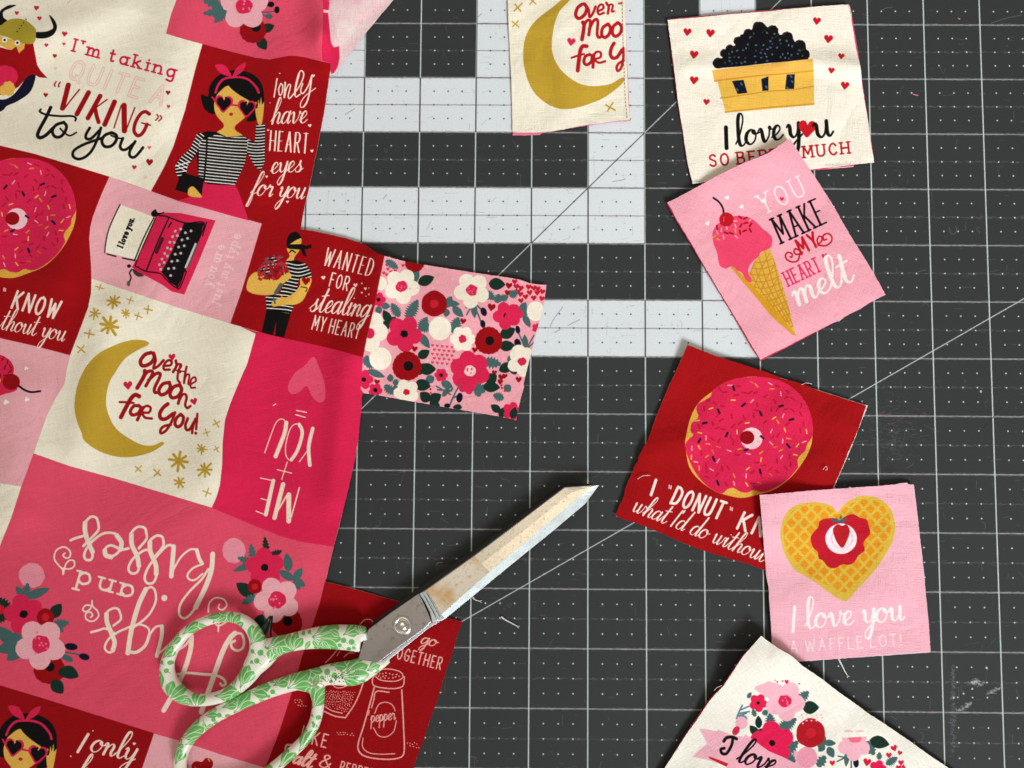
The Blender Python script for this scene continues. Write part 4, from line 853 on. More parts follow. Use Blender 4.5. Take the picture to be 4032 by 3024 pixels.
    for k in range(420):   # rubbed patch
        x, y = r.normal(1080, 95), r.normal(430, 150)
        c.stroke((128, 114, 116), 5, [[x, y], [x + r.normal(0, 14), y + r.normal(0, 8)]], sm=False, al=r.uniform(.1, .4))
    for p in ((1270, 783, 1400, 790), (960, 268, 1060, 262), (950, 258, 1010, 240), (1340, 248, 1370, 262)): c.stroke((150, 84, 96), 9, [[p[0], p[1]], [p[2], p[3]]], sm=False, al=.4)
    c.ell((170, 190, 186), 1840, 65, 9, 12); c.stroke((30, 32, 34), 6, '2020,205 1810,435', al=.7)
    c.o(3, 3)
    for k in range(260):
        t = r.random(); x = 1600 + r.normal(0, 10); y = 780 + 740 * t
        c.stroke((146, 144, 150), 5, [[x, y], [x + r.normal(0, 12), y + r.normal(0, 9)]], sm=False, al=r.uniform(.1, .45))
    for k in range(180):
        t = r.random(); x = 1640 + 380 * t + r.normal(0, 8); y = 1165 - 210 * t + r.normal(0, 8) if t < .3 or t > .7 else 920 + r.normal(0, 14)
        if .3 < t < .7: x = 1800 + r.normal(0, 35)
        c.stroke((190, 188, 192), 6, [[x, y], [x + r.normal(0, 14), y + r.normal(0, 8)]], sm=False, al=r.uniform(.2, .6))
    for x, y in ((1690, 1017), (1605, 1052), (1765, 975), (1890, 797)): c.dot((215, 214, 214), x, y, 8)
    for cc, rr_, p in ((3, 0, '1255,815 1275,820 1295,824'), (3, 0, '1645,158 1658,165'), (3, 1, '100,1650 120,1655'), (2, 1, '900,205 905,212')): c.o(cc, rr_); c.stroke((240, 120, 140), 9, p)
    c.o(1, 2); c.stroke((150, 146, 140), 8, '1560,1560 1575,1545 1610,1540', al=.8)
    for k in range(22): c.stroke((96, 94, 90), 5, [[1550 + 6 * k, 1560], [1548 + 6 * k, 1590 + r.uniform(0, 30)]], sm=False, al=.35)
    for (cc, rr, p) in ((2, 0, '870,1568 930,1560 980,1546'), (2, 1, '330,1160 360,1100 440,990'), (2, 1, '485,1152 585,1102'), (2, 1, '365,1215 415,1190'), (1, 1, '1100,60 1130,20'), (1, 0, '1910,155 1950,115'), (1, 0, '770,990 850,940'), (3, 0, '985,85 1020,70 1075,60'), (3, 0, '1930,200 2050,160 2190,130'), (3, 1, '1300,690 1360,672'), (3, 1, '1565,310 1580,355 1610,362 1632,330 1620,298')):
        c.o(cc, rr); c.stroke((118, 112, 112), 5, p, al=.8)
    return c

# ------------------------------------------------------------------ materials
def newmat(name):
    m = bpy.data.materials.new(name); m.use_nodes = True
    return m, m.node_tree, m.node_tree.nodes['Principled BSDF']
def nd(t, kind, **kw):
    n = t.nodes.new(kind)
    for k, v in kw.items():
        if k in n.inputs: n.inputs[k].default_value = v
        else: setattr(n, k, v)
    return n
def link(t, a, ao, b, bi): t.links.new(a.outputs[ao], b.inputs[bi])

def cloth_mat(name, image=None, color=None, color2=None, var=.10, bump=.16, ang=0.0):
    m, t, p = newmat(name)
    geo = nd(t, 'ShaderNodeTexCoord')
    mp = nd(t, 'ShaderNodeMapping'); mp.inputs['Rotation'].default_value = (0, 0, ang)
    link(t, geo, 'UV', mp, 'Vector')
    # slubs: threads running both ways
    mv = nd(t, 'ShaderNodeMapping'); mv.inputs['Scale'].default_value = (120, 2400, 1); link(t, mp, 'Vector', mv, 'Vector')
    mh = nd(t, 'ShaderNodeMapping'); mh.inputs['Scale'].default_value = (2400, 120, 1); link(t, mp, 'Vector', mh, 'Vector')
    n1 = nd(t, 'ShaderNodeTexNoise', Scale=1.0, Detail=2.0); link(t, mv, 'Vector', n1, 'Vector')
    n2 = nd(t, 'ShaderNodeTexNoise', Scale=1.0, Detail=2.0); link(t, mh, 'Vector', n2, 'Vector')
    ad = nd(t, 'ShaderNodeMath', operation='ADD'); link(t, n1, 'Fac', ad, 0); link(t, n2, 'Fac', ad, 1)
    fine = nd(t, 'ShaderNodeTexNoise', Scale=1500.0, Detail=2.0); link(t, mp, 'Vector', fine, 'Vector')
    ad2 = nd(t, 'ShaderNodeMath', operation='ADD'); link(t, ad, 0, ad2, 0); link(t, fine, 'Fac', ad2, 1)
    mr = nd(t, 'ShaderNodeMapRange'); mr.inputs['From Min'].default_value = 1.0; mr.inputs['From Max'].default_value = 2.0
    mr.inputs['To Min'].default_value = 1 - var * 1.25; mr.inputs['To Max'].default_value = 1 + var
    link(t, ad2, 0, mr, 'Value')
    if image is not None:
        im = nd(t, 'ShaderNodeTexImage'); im.image = image; im.extension = 'EXTEND'; im.interpolation = 'Linear'
        um = nd(t, 'ShaderNodeUVMap'); um.uv_map = 'print'; link(t, um, 'UV', im, 'Vector'); src = (im, 'Color')
    else:
        big = nd(t, 'ShaderNodeTexNoise', Scale=45.0, Detail=4.0, Roughness=.65); link(t, mp, 'Vector', big, 'Vector')
        cr = nd(t, 'ShaderNodeValToRGB'); cr.color_ramp.elements[0].position = .38; cr.color_ramp.elements[1].position = .62
        cr.color_ramp.elements[0].color = color; cr.color_ramp.elements[1].color = color2 or color
        link(t, big, 'Fac', cr, 'Fac'); src = (cr, 'Color')
    mul = nd(t, 'ShaderNodeVectorMath', operation='SCALE'); link(t, src[0], src[1], mul, 0); link(t, mr, 0, mul, 'Scale')
    link(t, mul, 0, p, 'Base Color')
    p.inputs['Roughness'].default_value = .88; p.inputs['Specular IOR Level'].default_value = .1
    p.inputs['Sheen Weight'].default_value = .02
    cz = nd(t, 'ShaderNodeTexNoise', Scale=24.0, Detail=3.0, Distortion=1.2); link(t, mp, 'Vector', cz, 'Vector')
    rg = nd(t, 'ShaderNodeMath', operation='SUBTRACT'); link(t, cz, 'Fac', rg, 0); rg.inputs[1].default_value = .5
    ab = nd(t, 'ShaderNodeMath', operation='ABSOLUTE'); link(t, rg, 0, ab, 0)
    b0 = nd(t, 'ShaderNodeBump', Strength=.55, Distance=.004); link(t, ab, 0, b0, 'Height')
    bp = nd(t, 'ShaderNodeBump', Strength=bump * 3.4, Distance=.0004); link(t, ad2, 0, bp, 'Height'); link(t, b0, 'Normal', bp, 'Normal'); link(t, bp, 'Normal', p, 'Normal')
    return m

def simple(name, col, rough=.5, metal=0.0, noise=None, bump=0.0, spec=.5):
    m, t, p = newmat(name)
    p.inputs['Roughness'].default_value = rough; p.inputs['Metallic'].default_value = metal; p.inputs['Specular IOR Level'].default_value = spec
    co = nd(t, 'ShaderNodeTexCoord'); n = nd(t, 'ShaderNodeTexNoise', Scale=(noise or (300, None))[0], Detail=5.0); link(t, co, 'Object', n, 'Vector')
    r = nd(t, 'ShaderNodeValToRGB'); r.color_ramp.elements[0].position = .35; r.color_ramp.elements[1].position = .65
    c2 = (noise or (0, tuple(c * .85 for c in col)))[1]
    r.color_ramp.elements[0].color = (*col, 1); r.color_ramp.elements[1].color = (*c2, 1)
    link(t, n, 'Fac', r, 'Fac'); link(t, r, 'Color', p, 'Base Color')
    if bump:
        b = nd(t, 'ShaderNodeBump', Strength=bump, Distance=.0003); link(t, n, 'Fac', b, 'Height'); link(t, b, 'Normal', p, 'Normal')
    return m

# ------------------------------------------------------------------ object helpers
def tag(o, label=None, cat=None, group=None, kind=None):
    for k, v in (('label', label), ('category', cat), ('group', group), ('kind', kind)):
        if v: o[k] = v
    return o
def empty(name, loc): o = bpy.data.objects.new(name, None); COL.objects.link(o); o.location = loc; o.empty_display_size = .01; return o
def mesh_obj(name, verts, faces, mats, parent=None, smooth=True):
    me = bpy.data.meshes.new(name)
    off = Vector(parent.location) if parent is not None else Vector((0, 0, 0))
    me.from_pydata([(v[0] - off.x, v[1] - off.y, v[2] - off.z) for v in verts], [], faces); me.update()
    for m in (mats if isinstance(mats, (list, tuple)) else [mats]): me.materials.append(m)
    if smooth: me.polygons.foreach_set('use_smooth', [True] * len(me.polygons))
    o = bpy.data.objects.new(name, me); COL.objects.link(o)
    if parent is not None: o.parent = parent
    return o
def uv_layer(o, name, uvs):
    l = o.data.uv_layers.new(name=name); idx = np.empty(len(o.data.loops), np.int32); o.data.loops.foreach_get('vertex_index', idx)
    l.data.foreach_set('uv', np.asarray(uvs, np.float32)[idx].ravel())

def T2S(c, r, s): return P(s) / S + np.array(TILE(c, r)) if isinstance(s, str) else np.asarray(s) / S + np.array(TILE(c, r))

def cloth(name, outline, zf, znom, canvas, mats, parent=None, step=16, jit=.45, thick=.00028, seed=1, open_=False):
    """outline in photograph pixels; zf(u,v) height of the cloth there; canvas gives the print"""
    r = np.random.default_rng(seed); out = []
    n = len(outline)
    for k in range(n):
        a, b = outline[k], outline[(k + 1) % n]; L = np.linalg.norm(b - a); m = max(1, int(L / 7)); d = (b - a) / max(L, 1e-6); nn = np.array([-d[1], d[0]])
        for q in range(m): out.append(a + (b - a) * q / m + nn * r.normal(0, jit) * (q > 0))
    out = np.array(out)
    (u0, v0), (u1, v1) = out.min(0), out.max(0)
    gu, gv = np.meshgrid(np.arange(u0 + step / 2, u1, step), np.arange(v0 + step / 2, v1, step)); g = np.stack([gu.ravel(), gv.ravel()], 1) + r.uniform(-2, 2, (gu.size, 2))
    # keep interior points clear of the border
    ins = np.zeros(len(g), bool); j = len(out) - 1
    for i in range(len(out)):
        (xi, yi), (xj, yj) = out[i], out[j]
        if yi != yj:
            h = ((yi > g[:, 1]) != (yj > g[:, 1])) & (g[:, 0] < (xj - xi) * (g[:, 1] - yi) / (yj - yi) + xi); ins ^= h
        j = i
    g = g[ins]
    keep = np.ones(len(g), bool)
    for k in range(0, len(g), 2000):
        dd = ((g[k:k + 2000, None, :] - out[None]) ** 2).sum(-1).min(1); keep[k:k + 2000] = dd > 36
    g = g[keep]
    pts = np.vstack([out, g]); no = len(out)
    res = delaunay_2d_cdt([Vector(p) for p in pts], [], [list(range(no))], 1, 1e-6)
    V = np.array([list(v) for v in res[0]]); F = [list(f) for f in res[2]]
    z = np.array([zf(a, b) for a, b in V]); x, y = at(V[:, 0], V[:, 1], 0)
    d = np.stack([(V[:, 0] - 2016) / FPX, -(V[:, 1] - 1512) / FPX, -np.ones(len(V))], 1) @ RN.T
    t = (z - CN[2]) / d[:, 2]; X = CN + d * t[:, None]
    f0 = F[0]; a, b, c_ = X[f0[0]], X[f0[1]], X[f0[2]]
    if np.cross(b - a, c_ - a)[2] < 0: F = [f[::-1] for f in F]
    o = mesh_obj(name, X.tolist(), F, mats, parent)
    s_, t_ = at(V[:, 0], V[:, 1], znom)
    uv_layer(o, 'UVMap', np.stack([s_, t_], 1))
    if canvas is not None: uv_layer(o, 'print', np.stack([(s_ - canvas.x0) * canvas.ppm / canvas.w, (t_ - canvas.y0) * canvas.ppm / canvas.h], 1))
    md = o.modifiers.new('thickness', 'SOLIDIFY'); md.thickness = thick; md.offset = -1
    md.material_offset = 1; md.material_offset_rim = 2
    es = o.modifiers.new('crisp_cut_edge', 'EDGE_SPLIT'); es.split_angle = math.radians(50)
    return o

def ridges(R):
    R = [(np.array(a[:2], float), np.array(a[2:4], float), a[4], a[5]) for a in R]
    def f(u, v):
        p = np.array((u, v)); z = 0.0
        for a, b, w_, h in R:
            d = b - a; t = min(1.0, max(0.0, float(np.dot(p - a, d) / np.dot(d, d)))); q = a + d * t
            z += h * math.exp(-((p[0] - q[0]) ** 2 + (p[1] - q[1]) ** 2) / (2 * w_ * w_))
        return z
    return f
def sstep(a, b, x): t = min(1, max(0, (x - a) / (b - a))); return t * t * (3 - 2 * t)

def tube(pts, rad, rz=None, seg=14, closed=False):
    """verts, faces of a tube through world points; rad in the plane, rz upright"""
    pts = np.asarray(pts, float); n = len(pts); V = []; F = []
    rad = np.broadcast_to(np.asarray(rad, float), (n,)); rz = rad if rz is None else np.broadcast_to(np.asarray(rz, float), (n,))
    for i in range(n):
        a = pts[(i - 1) % n] if closed or i else pts[0]; b = pts[(i + 1) % n] if closed or i < n - 1 else pts[-1]
        d = b - a; d = d / (np.linalg.norm(d) + 1e-12); s_ = np.cross(d, (0, 0, 1.0)); s_ /= np.linalg.norm(s_) + 1e-12; u = np.cross(s_, d)
        for k in range(seg):
            t = 2 * math.pi * k / seg; V.append(pts[i] + s_ * rad[i] * math.cos(t) + u * rz[i] * math.sin(t))
    for i in range(n if closed else n - 1):
        j = (i + 1) % n
        for k in range(seg): l = (k + 1) % seg; F.append((i * seg + k, i * seg + l, j * seg + l, j * seg + k))
    if not closed: F.append(tuple(range(seg))[::-1]); F.append(tuple((n - 1) * seg + k for k in range(seg)))
    return V, F
def world(pts, org, z):
    p = np.asarray(pts, float) / S + np.array(org); x, y = at(p[:, 0], p[:, 1], np.asarray(z) if np.ndim(z) else z)
    return np.stack([x, y, np.broadcast_to(np.asarray(z, float), x.shape)], 1)
MM = 25.4 / 220 / S / 1000     # metres per zoomed pixel on the mat
# ================================================================== build
# tabletop and mat
wood = simple('pale_wood', (.42, .30, .19), .6, noise=(25, (.36, .25, .15)), bump=.1)
vx = [(-1.2, -1.0), (1.2, -1.0), (1.2, 1.0), (-1.2, 1.0)]
tt = mesh_obj('tabletop', [(x, y, z) for z in (-.003, -.028) for x, y in vx], [(0, 1, 2, 3), (7, 6, 5, 4), (0, 4, 5, 1), (1, 5, 6, 2), (2, 6, 7, 3), (3, 7, 4, 0)], wood, smooth=False)
tag(tt, kind='structure')

cm = paint_mat(); im = cm.image('mat_print')
m, t, p = newmat('mat_surface')
uv = nd(t, 'ShaderNodeUVMap'); uv.uv_map = 'print'
ti = nd(t, 'ShaderNodeTexImage'); ti.image = im; ti.extension = 'EXTEND'; link(t, uv, 'UV', ti, 'Vector')
gc = nd(t, 'ShaderNodeTexCoord'); n1 = nd(t, 'ShaderNodeTexNoise', Scale=1600.0, Detail=2.0); link(t, gc, 'Object', n1, 'Vector')
n2 = nd(t, 'ShaderNodeTexNoise', Scale=14.0, Detail=4.0); link(t, gc, 'Object', n2, 'Vector')
mr = nd(t, 'ShaderNodeMapRange'); mr.inputs['To Min'].default_value = .86; mr.inputs['To Max'].default_value = 1.14; link(t, n1, 'Fac', mr, 'Value')
mr2 = nd(t, 'ShaderNodeMapRange'); mr2.inputs['To Min'].default_value = .92; mr2.inputs['To Max'].default_value = 1.08; link(t, n2, 'Fac', mr2, 'Value')
mm_ = nd(t, 'ShaderNodeMath', operation='MULTIPLY'); link(t, mr, 0, mm_, 0); link(t, mr2, 0, mm_, 1)
sc_ = nd(t, 'ShaderNodeVectorMath', operation='SCALE'); link(t, ti, 'Color', sc_, 0); link(t, mm_, 0, sc_, 'Scale'); link(t, sc_, 0, p, 'Base Color')
p.inputs['Roughness'].default_value = .62; p.inputs['Specular IOR Level'].default_value = .2
bp = nd(t, 'ShaderNodeBump', Strength=.25, Distance=.0002); link(t, n1, 'Fac', bp, 'Height'); link(t, bp, 'Normal', p, 'Normal')
mg = simple('mat_core', (.05, .052, .05), .7)
vx = [(MX0, MY0), (MX1, MY0), (MX1, MY1), (MX0, MY1)]
mat = mesh_obj('cutting_mat', [(x, y, z) for z in (0, -.003) for x, y in vx], [(0, 1, 2, 3), (7, 6, 5, 4), (0, 4, 5, 1), (1, 5, 6, 2), (2, 6, 7, 3), (3, 7, 4, 0)], [m, mg], smooth=False)
for k, f in enumerate(mat.data.polygons): f.material_index = 0 if k == 0 else 1
uv_layer(mat, 'print', [((x - MX0) * cm.ppm / cm.w, (y - MY0) * cm.ppm / cm.h) for _ in (0, 1) for x, y in vx])
tag(mat, 'worn dark grey cutting mat with white ruled grid, dots and pale grey bands', 'cutting mat')

rim = cloth_mat('cut_edge_threads', color=(.80, .66, .64, 1), color2=(.86, .76, .72, 1))
backm = cloth_mat('fabric_back', color=(.90, .56, .62, 1), color2=(.94, .80, .77, 1), var=.14)

# ---- the large uncut panel fabric
cv = paint_panel()
pm = cloth_mat('panel_print', cv.image('panel_print'), ang=-.28, var=.10)
right = [(1,0,'2925,-200')]
out = [np.array([[-180., -180.]])]
out += [T2S(1, 0, '625,-395 632,0 645,110 662,200 690,290 708,350 720,430 722,500 712,560 695,600 672,632 652,640 646,610 650,552 640,620 610,830 585,990 560,1120 530,1280 505,1400 478,1530 450,1659'),
        T2S(1, 1, '435,60 420,130 400,230 385,322 420,326 480,334 560,350 660,372 760,395 830,415 900,440 945,458 980,480 1012,505 1040,522 1072,538 1112,552 1250,590 1430,625 1700,668 1900,698 2212,745'),
        T2S(2, 1, '70,758 110,772 150,788 220,797 298,802 280,950 250,1080 215,1190 190,1290 165,1400 130,1530 100,1659'), T2S(2, 2, '105,20 85,90 62,180 48,250 35,315'),
        T2S(1, 2, '2212,302 2050,272 1900,245 1750,220 1600,195 1400,160 1200,125 1060,98 925,78 912,120 914,180 910,230 900,300 885,480 862,620 835,745 800,900 762,1050 720,1220 680,1370 645,1520 612,1659'),
        T2S(1, 3, '600,44 568,38 612,52 720,78 830,108 950,140 1080,178 1215,215 1400,282 1600,350 1782,395 1765,450 1735,520 1715,610 1685,700 1640,830 1600,960 1560,1090 1500,1250 1450,1420 1400,1540 1360,1659 1320,1800'), np.array([[-180., 3200.]])]
out = np.vstack(out)
rd = ridges([(1262, -180, 1275, 130, 46, .0065), (1262, 130, 1278, 250, 34, .003), (310, 640, 235, 1080, 70, .0045), (430, 1230, 300, 1760, 60, .004), (100, 1560, 60, 2000, 80, .004), (1375, 1330, 1310, 1960, 42, .0035),
             (1500, 1010, 1440, 1400, 44, .0042), (1110, 230, 1040, 700, 70, .003), (760, -150, 640, 420, 90, .0045), (700, 900, 560, 1250, 75, .003), (950, 1350, 840, 1850, 80, .0035), (-150, 500, 100, 620, 80, .003),
             (470, 30, 120, 160, 55, .003), (560, 2380, 800, 1900, 130, .0018), (120, 2350, 60, 2900, 110, .002), (1150, 1950, 1210, 2200, 60, .002), (1600, 1130, 1900, 1250, 60, .0012)])
def zpanel(u, v):
    z = .0016 + rd(u, v) + .0006 * math.sin(u / 90. + v / 260.) * math.cos(v / 150. - u / 300.)
    z += .0045 * sstep(700, 0, u) * sstep(2300, 1000, v) * .6
    z *= 1 - .45 * sstep(2050, 2350, v)
    if v < 300 and u > 1285:   # the rolled fold comes down to the mat
        z = .0024 + (z - .0024) * (1 - sstep(1285, 1332, u))
        z = max(z, .0022)
    return z
uvl = T2S(1, 0, '600,-395 1330,-395 1240,-70 1185,0 1075,130 950,282 870,390 800,482 735,565 700,615 678,645 640,648 600,560')
pe = empty('printed_fabric', (-.19, 0, .0012))
tag(pe, 'large uncut pink, red and cream valentine panel print with its top corner folded under', 'fabric')
cloth('printed_face', out, zpanel, .003, cv, [pm, backm, rim], pe, step=17, seed=3, thick=.0003)
cloth('folded_under_corner', uvl, lambda u, v: .0007 + .0012 * sstep(1500, 1250, u) + .0006 * abs(math.sin(u / 70. + v / 60.)) * sstep(1290, 1400, u), .001, None, [backm, backm, rim], pe, step=17, seed=4, thick=.0002)
pe.children[-1]['label'] = 'pinkish white back of the fabric showing where the corner is turned under'

# ---- the cut squares
def square(name, label, canvas, outline, zf, znom, ang, backcol, backout, seed, fray=(), extra=None):
    q = outline.mean(0); x, y = at(q[0], q[1], 0)
    e = empty(name, (float(x), float(y), .0005)); tag(e, label, 'fabric square', 'cut patchwork squares on the mat')
    mt = cloth_mat(name + '_print', canvas.image(name + '_print'), ang=ang, var=.10)
    bk = cloth_mat(name + '_lining', color=(*backcol, 1), color2=tuple(c * .9 for c in backcol) + (1,))
    cloth('front_fabric', outline, zf, znom, canvas, [mt, rim, rim], e, step=14, seed=seed)
    b = cloth('lining_fabric', backout, lambda u, v: zf(u, v) - .00065, znom, None, [bk, bk, bk], e, step=20, seed=seed + 50, thick=.00025)
    b['label'] = 'coloured lining fabric peeping out along the edges'
    for k, (c_, r_, s_) in enumerate(fray):
        w_ = world(spline(P(s_)), TILE(c_, r_), znom + .0006); v, f = tube(w_, .00013, seg=5)
        mesh_obj('frayed_thread', v, f, rim, e)
    return e
def shift(o, dx, dy): return o + np.array([dx, dy])
def lift(cx, cy, w_, h, base):
    return lambda u, v: base + h * math.exp(-((u - cx) ** 2 + (v - cy) ** 2) / (2 * w_ * w_))

# moon
oA = np.vstack([T2S(2, 0, '-45,-300 -37,0 -28,250 -15,500 -5,700 0,880 5,1140 120,1143 240,1142 330,1135 430,1120 520,1100 620,1080 760,1062 900,1043 1020,1033 1012,960 1005,900 998,700 990,500 985,300 978,120 975,0 968,-300')])
rA = ridges([(2350, -100, 2330, 330, 34, .0011), (2200, 120, 2250, 420, 40, .0013), (2080, 200, 2100, 420, 60, -.0002)])
zA = lambda u, v: .0013 + rA(u, v) + .0009 * sstep(380, 520, v) * sstep(2150, 2400, u) + .0002 * math.sin(v / 40)
sA = square('moon_square', 'cream square with gold crescent moon, cut off by the top edge of the photo', paint_moon_square(), oA, zA, .0018, .02, (.80, .22, .34),
       np.vstack([T2S(2, 0, '-30,-290 8,1140 5,1168 120,1170 240,1164 260,1148 620,1088 760,1066 900,1048 1022,1044 1014,960 985,300 960,-290')]), 11)
V = []; F = []
P0 = T2S(2, 0, '948,-60 952,40 958,300 968,600 980,860 995,1030')
L_ = 0; tot = 30
sp = spline(P0, False, 12)
cum = np.concatenate([[0], np.cumsum(np.linalg.norm(np.diff(sp, axis=0), axis=1))])
for k in range(34):
    a, b = (cum[-1] * (k + o_) / 34 for o_ in (.12, .66)); pa = [np.interp(a, cum, sp[:, i]) for i in (0, 1)]; pb = [np.interp(b, cum, sp[:, i]) for i in (0, 1)]
    w_ = []
    for q in (pa, pb):
        z = zA(*q) + .0001; x, y = at(q[0], q[1], z); w_.append((float(x), float(y), z))
    v, f = tube(w_, .00016, seg=5); F += [tuple(i + len(V) for i in g) for g in f]; V += list(v)
st = mesh_obj('stitching', V, F, simple('brown_thread', (.16, .09, .05), .8), sA); st['kind'] = 'stuff'; st['label'] = 'running line of brown machine stitches'

# blueberry
oB = np.vstack([T2S(3, 0, '-867,172 -600,150 -300,120 0,98 160,80 300,68 430,55 560,47 640,40 695,42 705,80 720,130 722,180 740,290 760,420 785,520 803,600 806,640 812,730 830,850 850,960 870,1080 885,1200 902,1310 918,1403 840,1412 740,1420 620,1438 500,1448 375,1463 100,1490 -100,1512 -300,1540 -652,1585 -690,1430 -712,1300 -740,1100 -775,900 -795,720 -815,560 -840,370')])
rB = ridges([(2700, 260, 3060, 262, 26, .0012), (3120, 230, 3390, 268, 30, .0022), (2620, 350, 3000, 420, 60, .0006), (3300, 30, 3420, 600, 40, .0008)])
zB = lambda u, v: .0013 + rB(u, v) + .0009 * sstep(230, 60, v) + .00025 * math.sin(u / 55 + v / 80)
square('blueberry_square', 'white square printed with a basket of blueberries and red hearts', paint_blueberry(), oB, zB, .002, .07, (.75, .10, .22),
       np.vstack([T2S(3, 0, '-872,166 -300,112 300,62 695,36 712,60 728,150 790,520 818,730 905,1310 915,1395 740,1425 735,1442 520,1462 300,1475 -300,1530 -655,1575 -700,1400 -780,900 -845,370')]), 12,
       fray=[(3, 0, '700,45 712,90 722,130'), (3, 0, '520,1452 640,1447 740,1436'), (2, 0, '1560,1587 1640,1575')])
# ice cream
oC = np.vstack([T2S(2, 1, '1343,92 1520,0 1800,-155 2000,-250 2212,-335 2402,-463 2440,-400 2510,-290 2612,-140 2702,0 2760,90 2812,180 2880,300 2950,418 3040,560 3132,712 3180,800 3228,888 3112,945 3002,1015 2862,1083 2812,1118 2750,1142 2652,1192 2500,1270 2342,1353 2212,1412 2148,1450 2080,1340 2000,1200 1925,1075 1850,950 1775,830 1700,702 1630,585 1560,460 1490,345 1420,230 1380,150')])
rC = ridges([(2720, 800, 3000, 640, 60, .001), (3250, 900, 3420, 1150, 50, .0012), (2700, 880, 2800, 1100, 60, .0006), (3000, 1330, 3300, 1180, 50, .0008)])
def zC(u, v): return .0019 + rC(u, v) + .0030 * sstep(830, 560, v) * sstep(2620, 2800, u) + .0008 * sstep(3200, 3450, u) + .00025 * math.sin(u / 60 - v / 50)
square('ice_cream_square', 'pink square printed with a dripping ice cream cone and melt lettering', paint_icecream(), oC, zC, .004, .45, (.66, .04, .10),
       np.vstack([T2S(2, 1, '1336,96 1525,8 2405,-452 2700,10 3130,716 3222,886 2860,1088 2345,1360 2146,1460 2070,1345 1990,1202 1840,950 1690,702 1550,460 1410,230')]), 13,
       fray=[(3, 1, '540,95 560,120 575,125'), (3, 1, '655,1083 610,1118')])
# donut
oD = np.vstack([T2S(2, 1, '1515,1322 1640,1368 1770,1420 1900,1460 2030,1502 2212,1560'), T2S(3, 1, '120,1612 300,1659'), T2S(3, 2, '430,55 560,95 690,138 780,165 850,187 815,290 780,390 740,490 700,578 690,600 660,680 620,770 585,850 555,912 440,1190 250,1640 235,1690 0,1620'),
                T2S(2, 2, '2040,1555 1900,1515 1700,1455 1540,1400 1380,1330 1200,1250 1080,1205 960,1168 890,1137 915,1085 935,1032 948,1020 970,960 978,905 1000,850 1030,790 1050,735 1070,690 1092,660 1090,632 1118,580 1145,530 1168,498 1205,400 1250,270 1310,130 1362,0'), T2S(2, 1, '1400,1590 1460,1450')])
rD = ridges([(3100, 1600, 3300, 1660, 40, .0011), (2560, 1780, 2720, 1730, 40, .0013), (3180, 1850, 3230, 1950, 50, .001), (2480, 1990, 2600, 1700, 50, .0006)])
zD = lambda u, v: .0014 + rD(u, v) + .0016 * sstep(1600, 1360, v) + .0002 * math.sin(u / 45 + v / 60)
square('donut_square', 'red square printed with a pink iced donut and sprinkles', paint_donut(), oD, zD, .0025, .32, (.90, .80, .76),
       np.vstack([T2S(2, 1, '1535,1345 2212,1570'), T2S(3, 2, '0,-90 430,50 850,182 862,190 705,585 560,918 250,1640 0,1612'), T2S(2, 2, '1900,1500 1200,1238 906,1128 950,1025 985,960 1045,790 1105,650 1160,525 1225,398 1380,0')]), 14,
       fray=[(3, 1, '380,1659 330,1650 290,1665'), (2, 2, '1085,822 1130,795 1195,788'), (3, 2, '475,740 500,712 512,735 495,745'), (3, 2, '700,578 688,602 680,640')])
# waffle
oE = np.vstack([T2S(3, 2, '-72,958 0,955 160,940 320,926 490,912 650,902 800,890 960,880 1100,868 1150,862 1205,858 1213,866 1258,868 1264,940 1278,1000 1290,1130 1305,1260 1325,1450 1345,1640'), T2S(3, 3, '1355,90 1375,250 1388,400 1397,520 1405,655 1300,660 1200,665 1000,682 850,693 700,707 500,720 240,738 40,745 34,560 26,400 14,250 5,100'), T2S(3, 2, '-15,1659 -30,1450 -47,1250 -60,1100')])
rE = ridges([(3100, 1980, 3300, 1960, 40, .0007), (3400, 1900, 3560, 2350, 60, .0006), (3050, 2380, 3500, 2340, 50, .0007)])
zE = lambda u, v: .0019 + rE(u, v) + .0032 * sstep(2230, 2060, v) * sstep(3330, 3150, u) + .0004 * sstep(2050, 1900, v) + .0002 * math.sin(u / 50) * math.cos(v / 70)
square('waffle_square', 'pink square printed with a heart shaped waffle and strawberry', paint_waffle(), oE, zE, .005, .06, (.93, .72, .80),
       np.vstack([T2S(3, 2, '-70,964 490,920 1210,866 1262,874 1350,1640'), T2S(3, 3, '1402,660 1000,688 240,742 42,748 5,100'), T2S(3, 2, '-30,1450')]), 15,
       fray=[(3, 2, '1100,870 1150,858 1205,856'), (3, 2, '705,905 700,896 712,890')])
# love
oF = np.vstack([T2S(2, 3, '2155,517 2212,562 2300,625 2402,680 2450,720 2512,778 2680,890 2832,1010 2950,1090 3062,1175 3200,1265 3312,1340 3470,1450 3612,1552 3772,1659 4100,1900 3500,2100 2200,2100 1200,1860 1260,1750 1320,1659 1390,1550 1500,1380 1600,1240 1700,1090 1760,1020 1830,950 1920,810 2000,690 2080,600')])
rF = ridges([(2900, 2640, 2960, 2720, 60, .0014), (2860, 2950, 3000, 2760, 60, .0008), (3300, 2800, 3560, 2960, 60, .0012), (3060, 2600, 3300, 2760, 40, .0008)])
zF = lambda u, v: .0024 + rF(u, v) + .0042 * sstep(2820, 2560, v) + .0002 * math.sin(u / 60 + v / 45)
square('floral_love_square', 'white square printed with flowers, hearts and a pink ribbon, at the lower right', paint_love(), oF, zF, .004, -.55, (.75, .04, .06),
       np.vstack([T2S(2, 3, '2150,530 3300,1345 4080,1900 3500,2090 2200,2090 1190,1870 1495,1372 1690,1085 1750,1015 1820,945 1990,690')]), 16,
       fray=[(2, 3, '1745,990 1770,965 1812,945'), (3, 3, '150,672 175,685 192,678'), (2, 3, '1400,1530 1440,1490')])

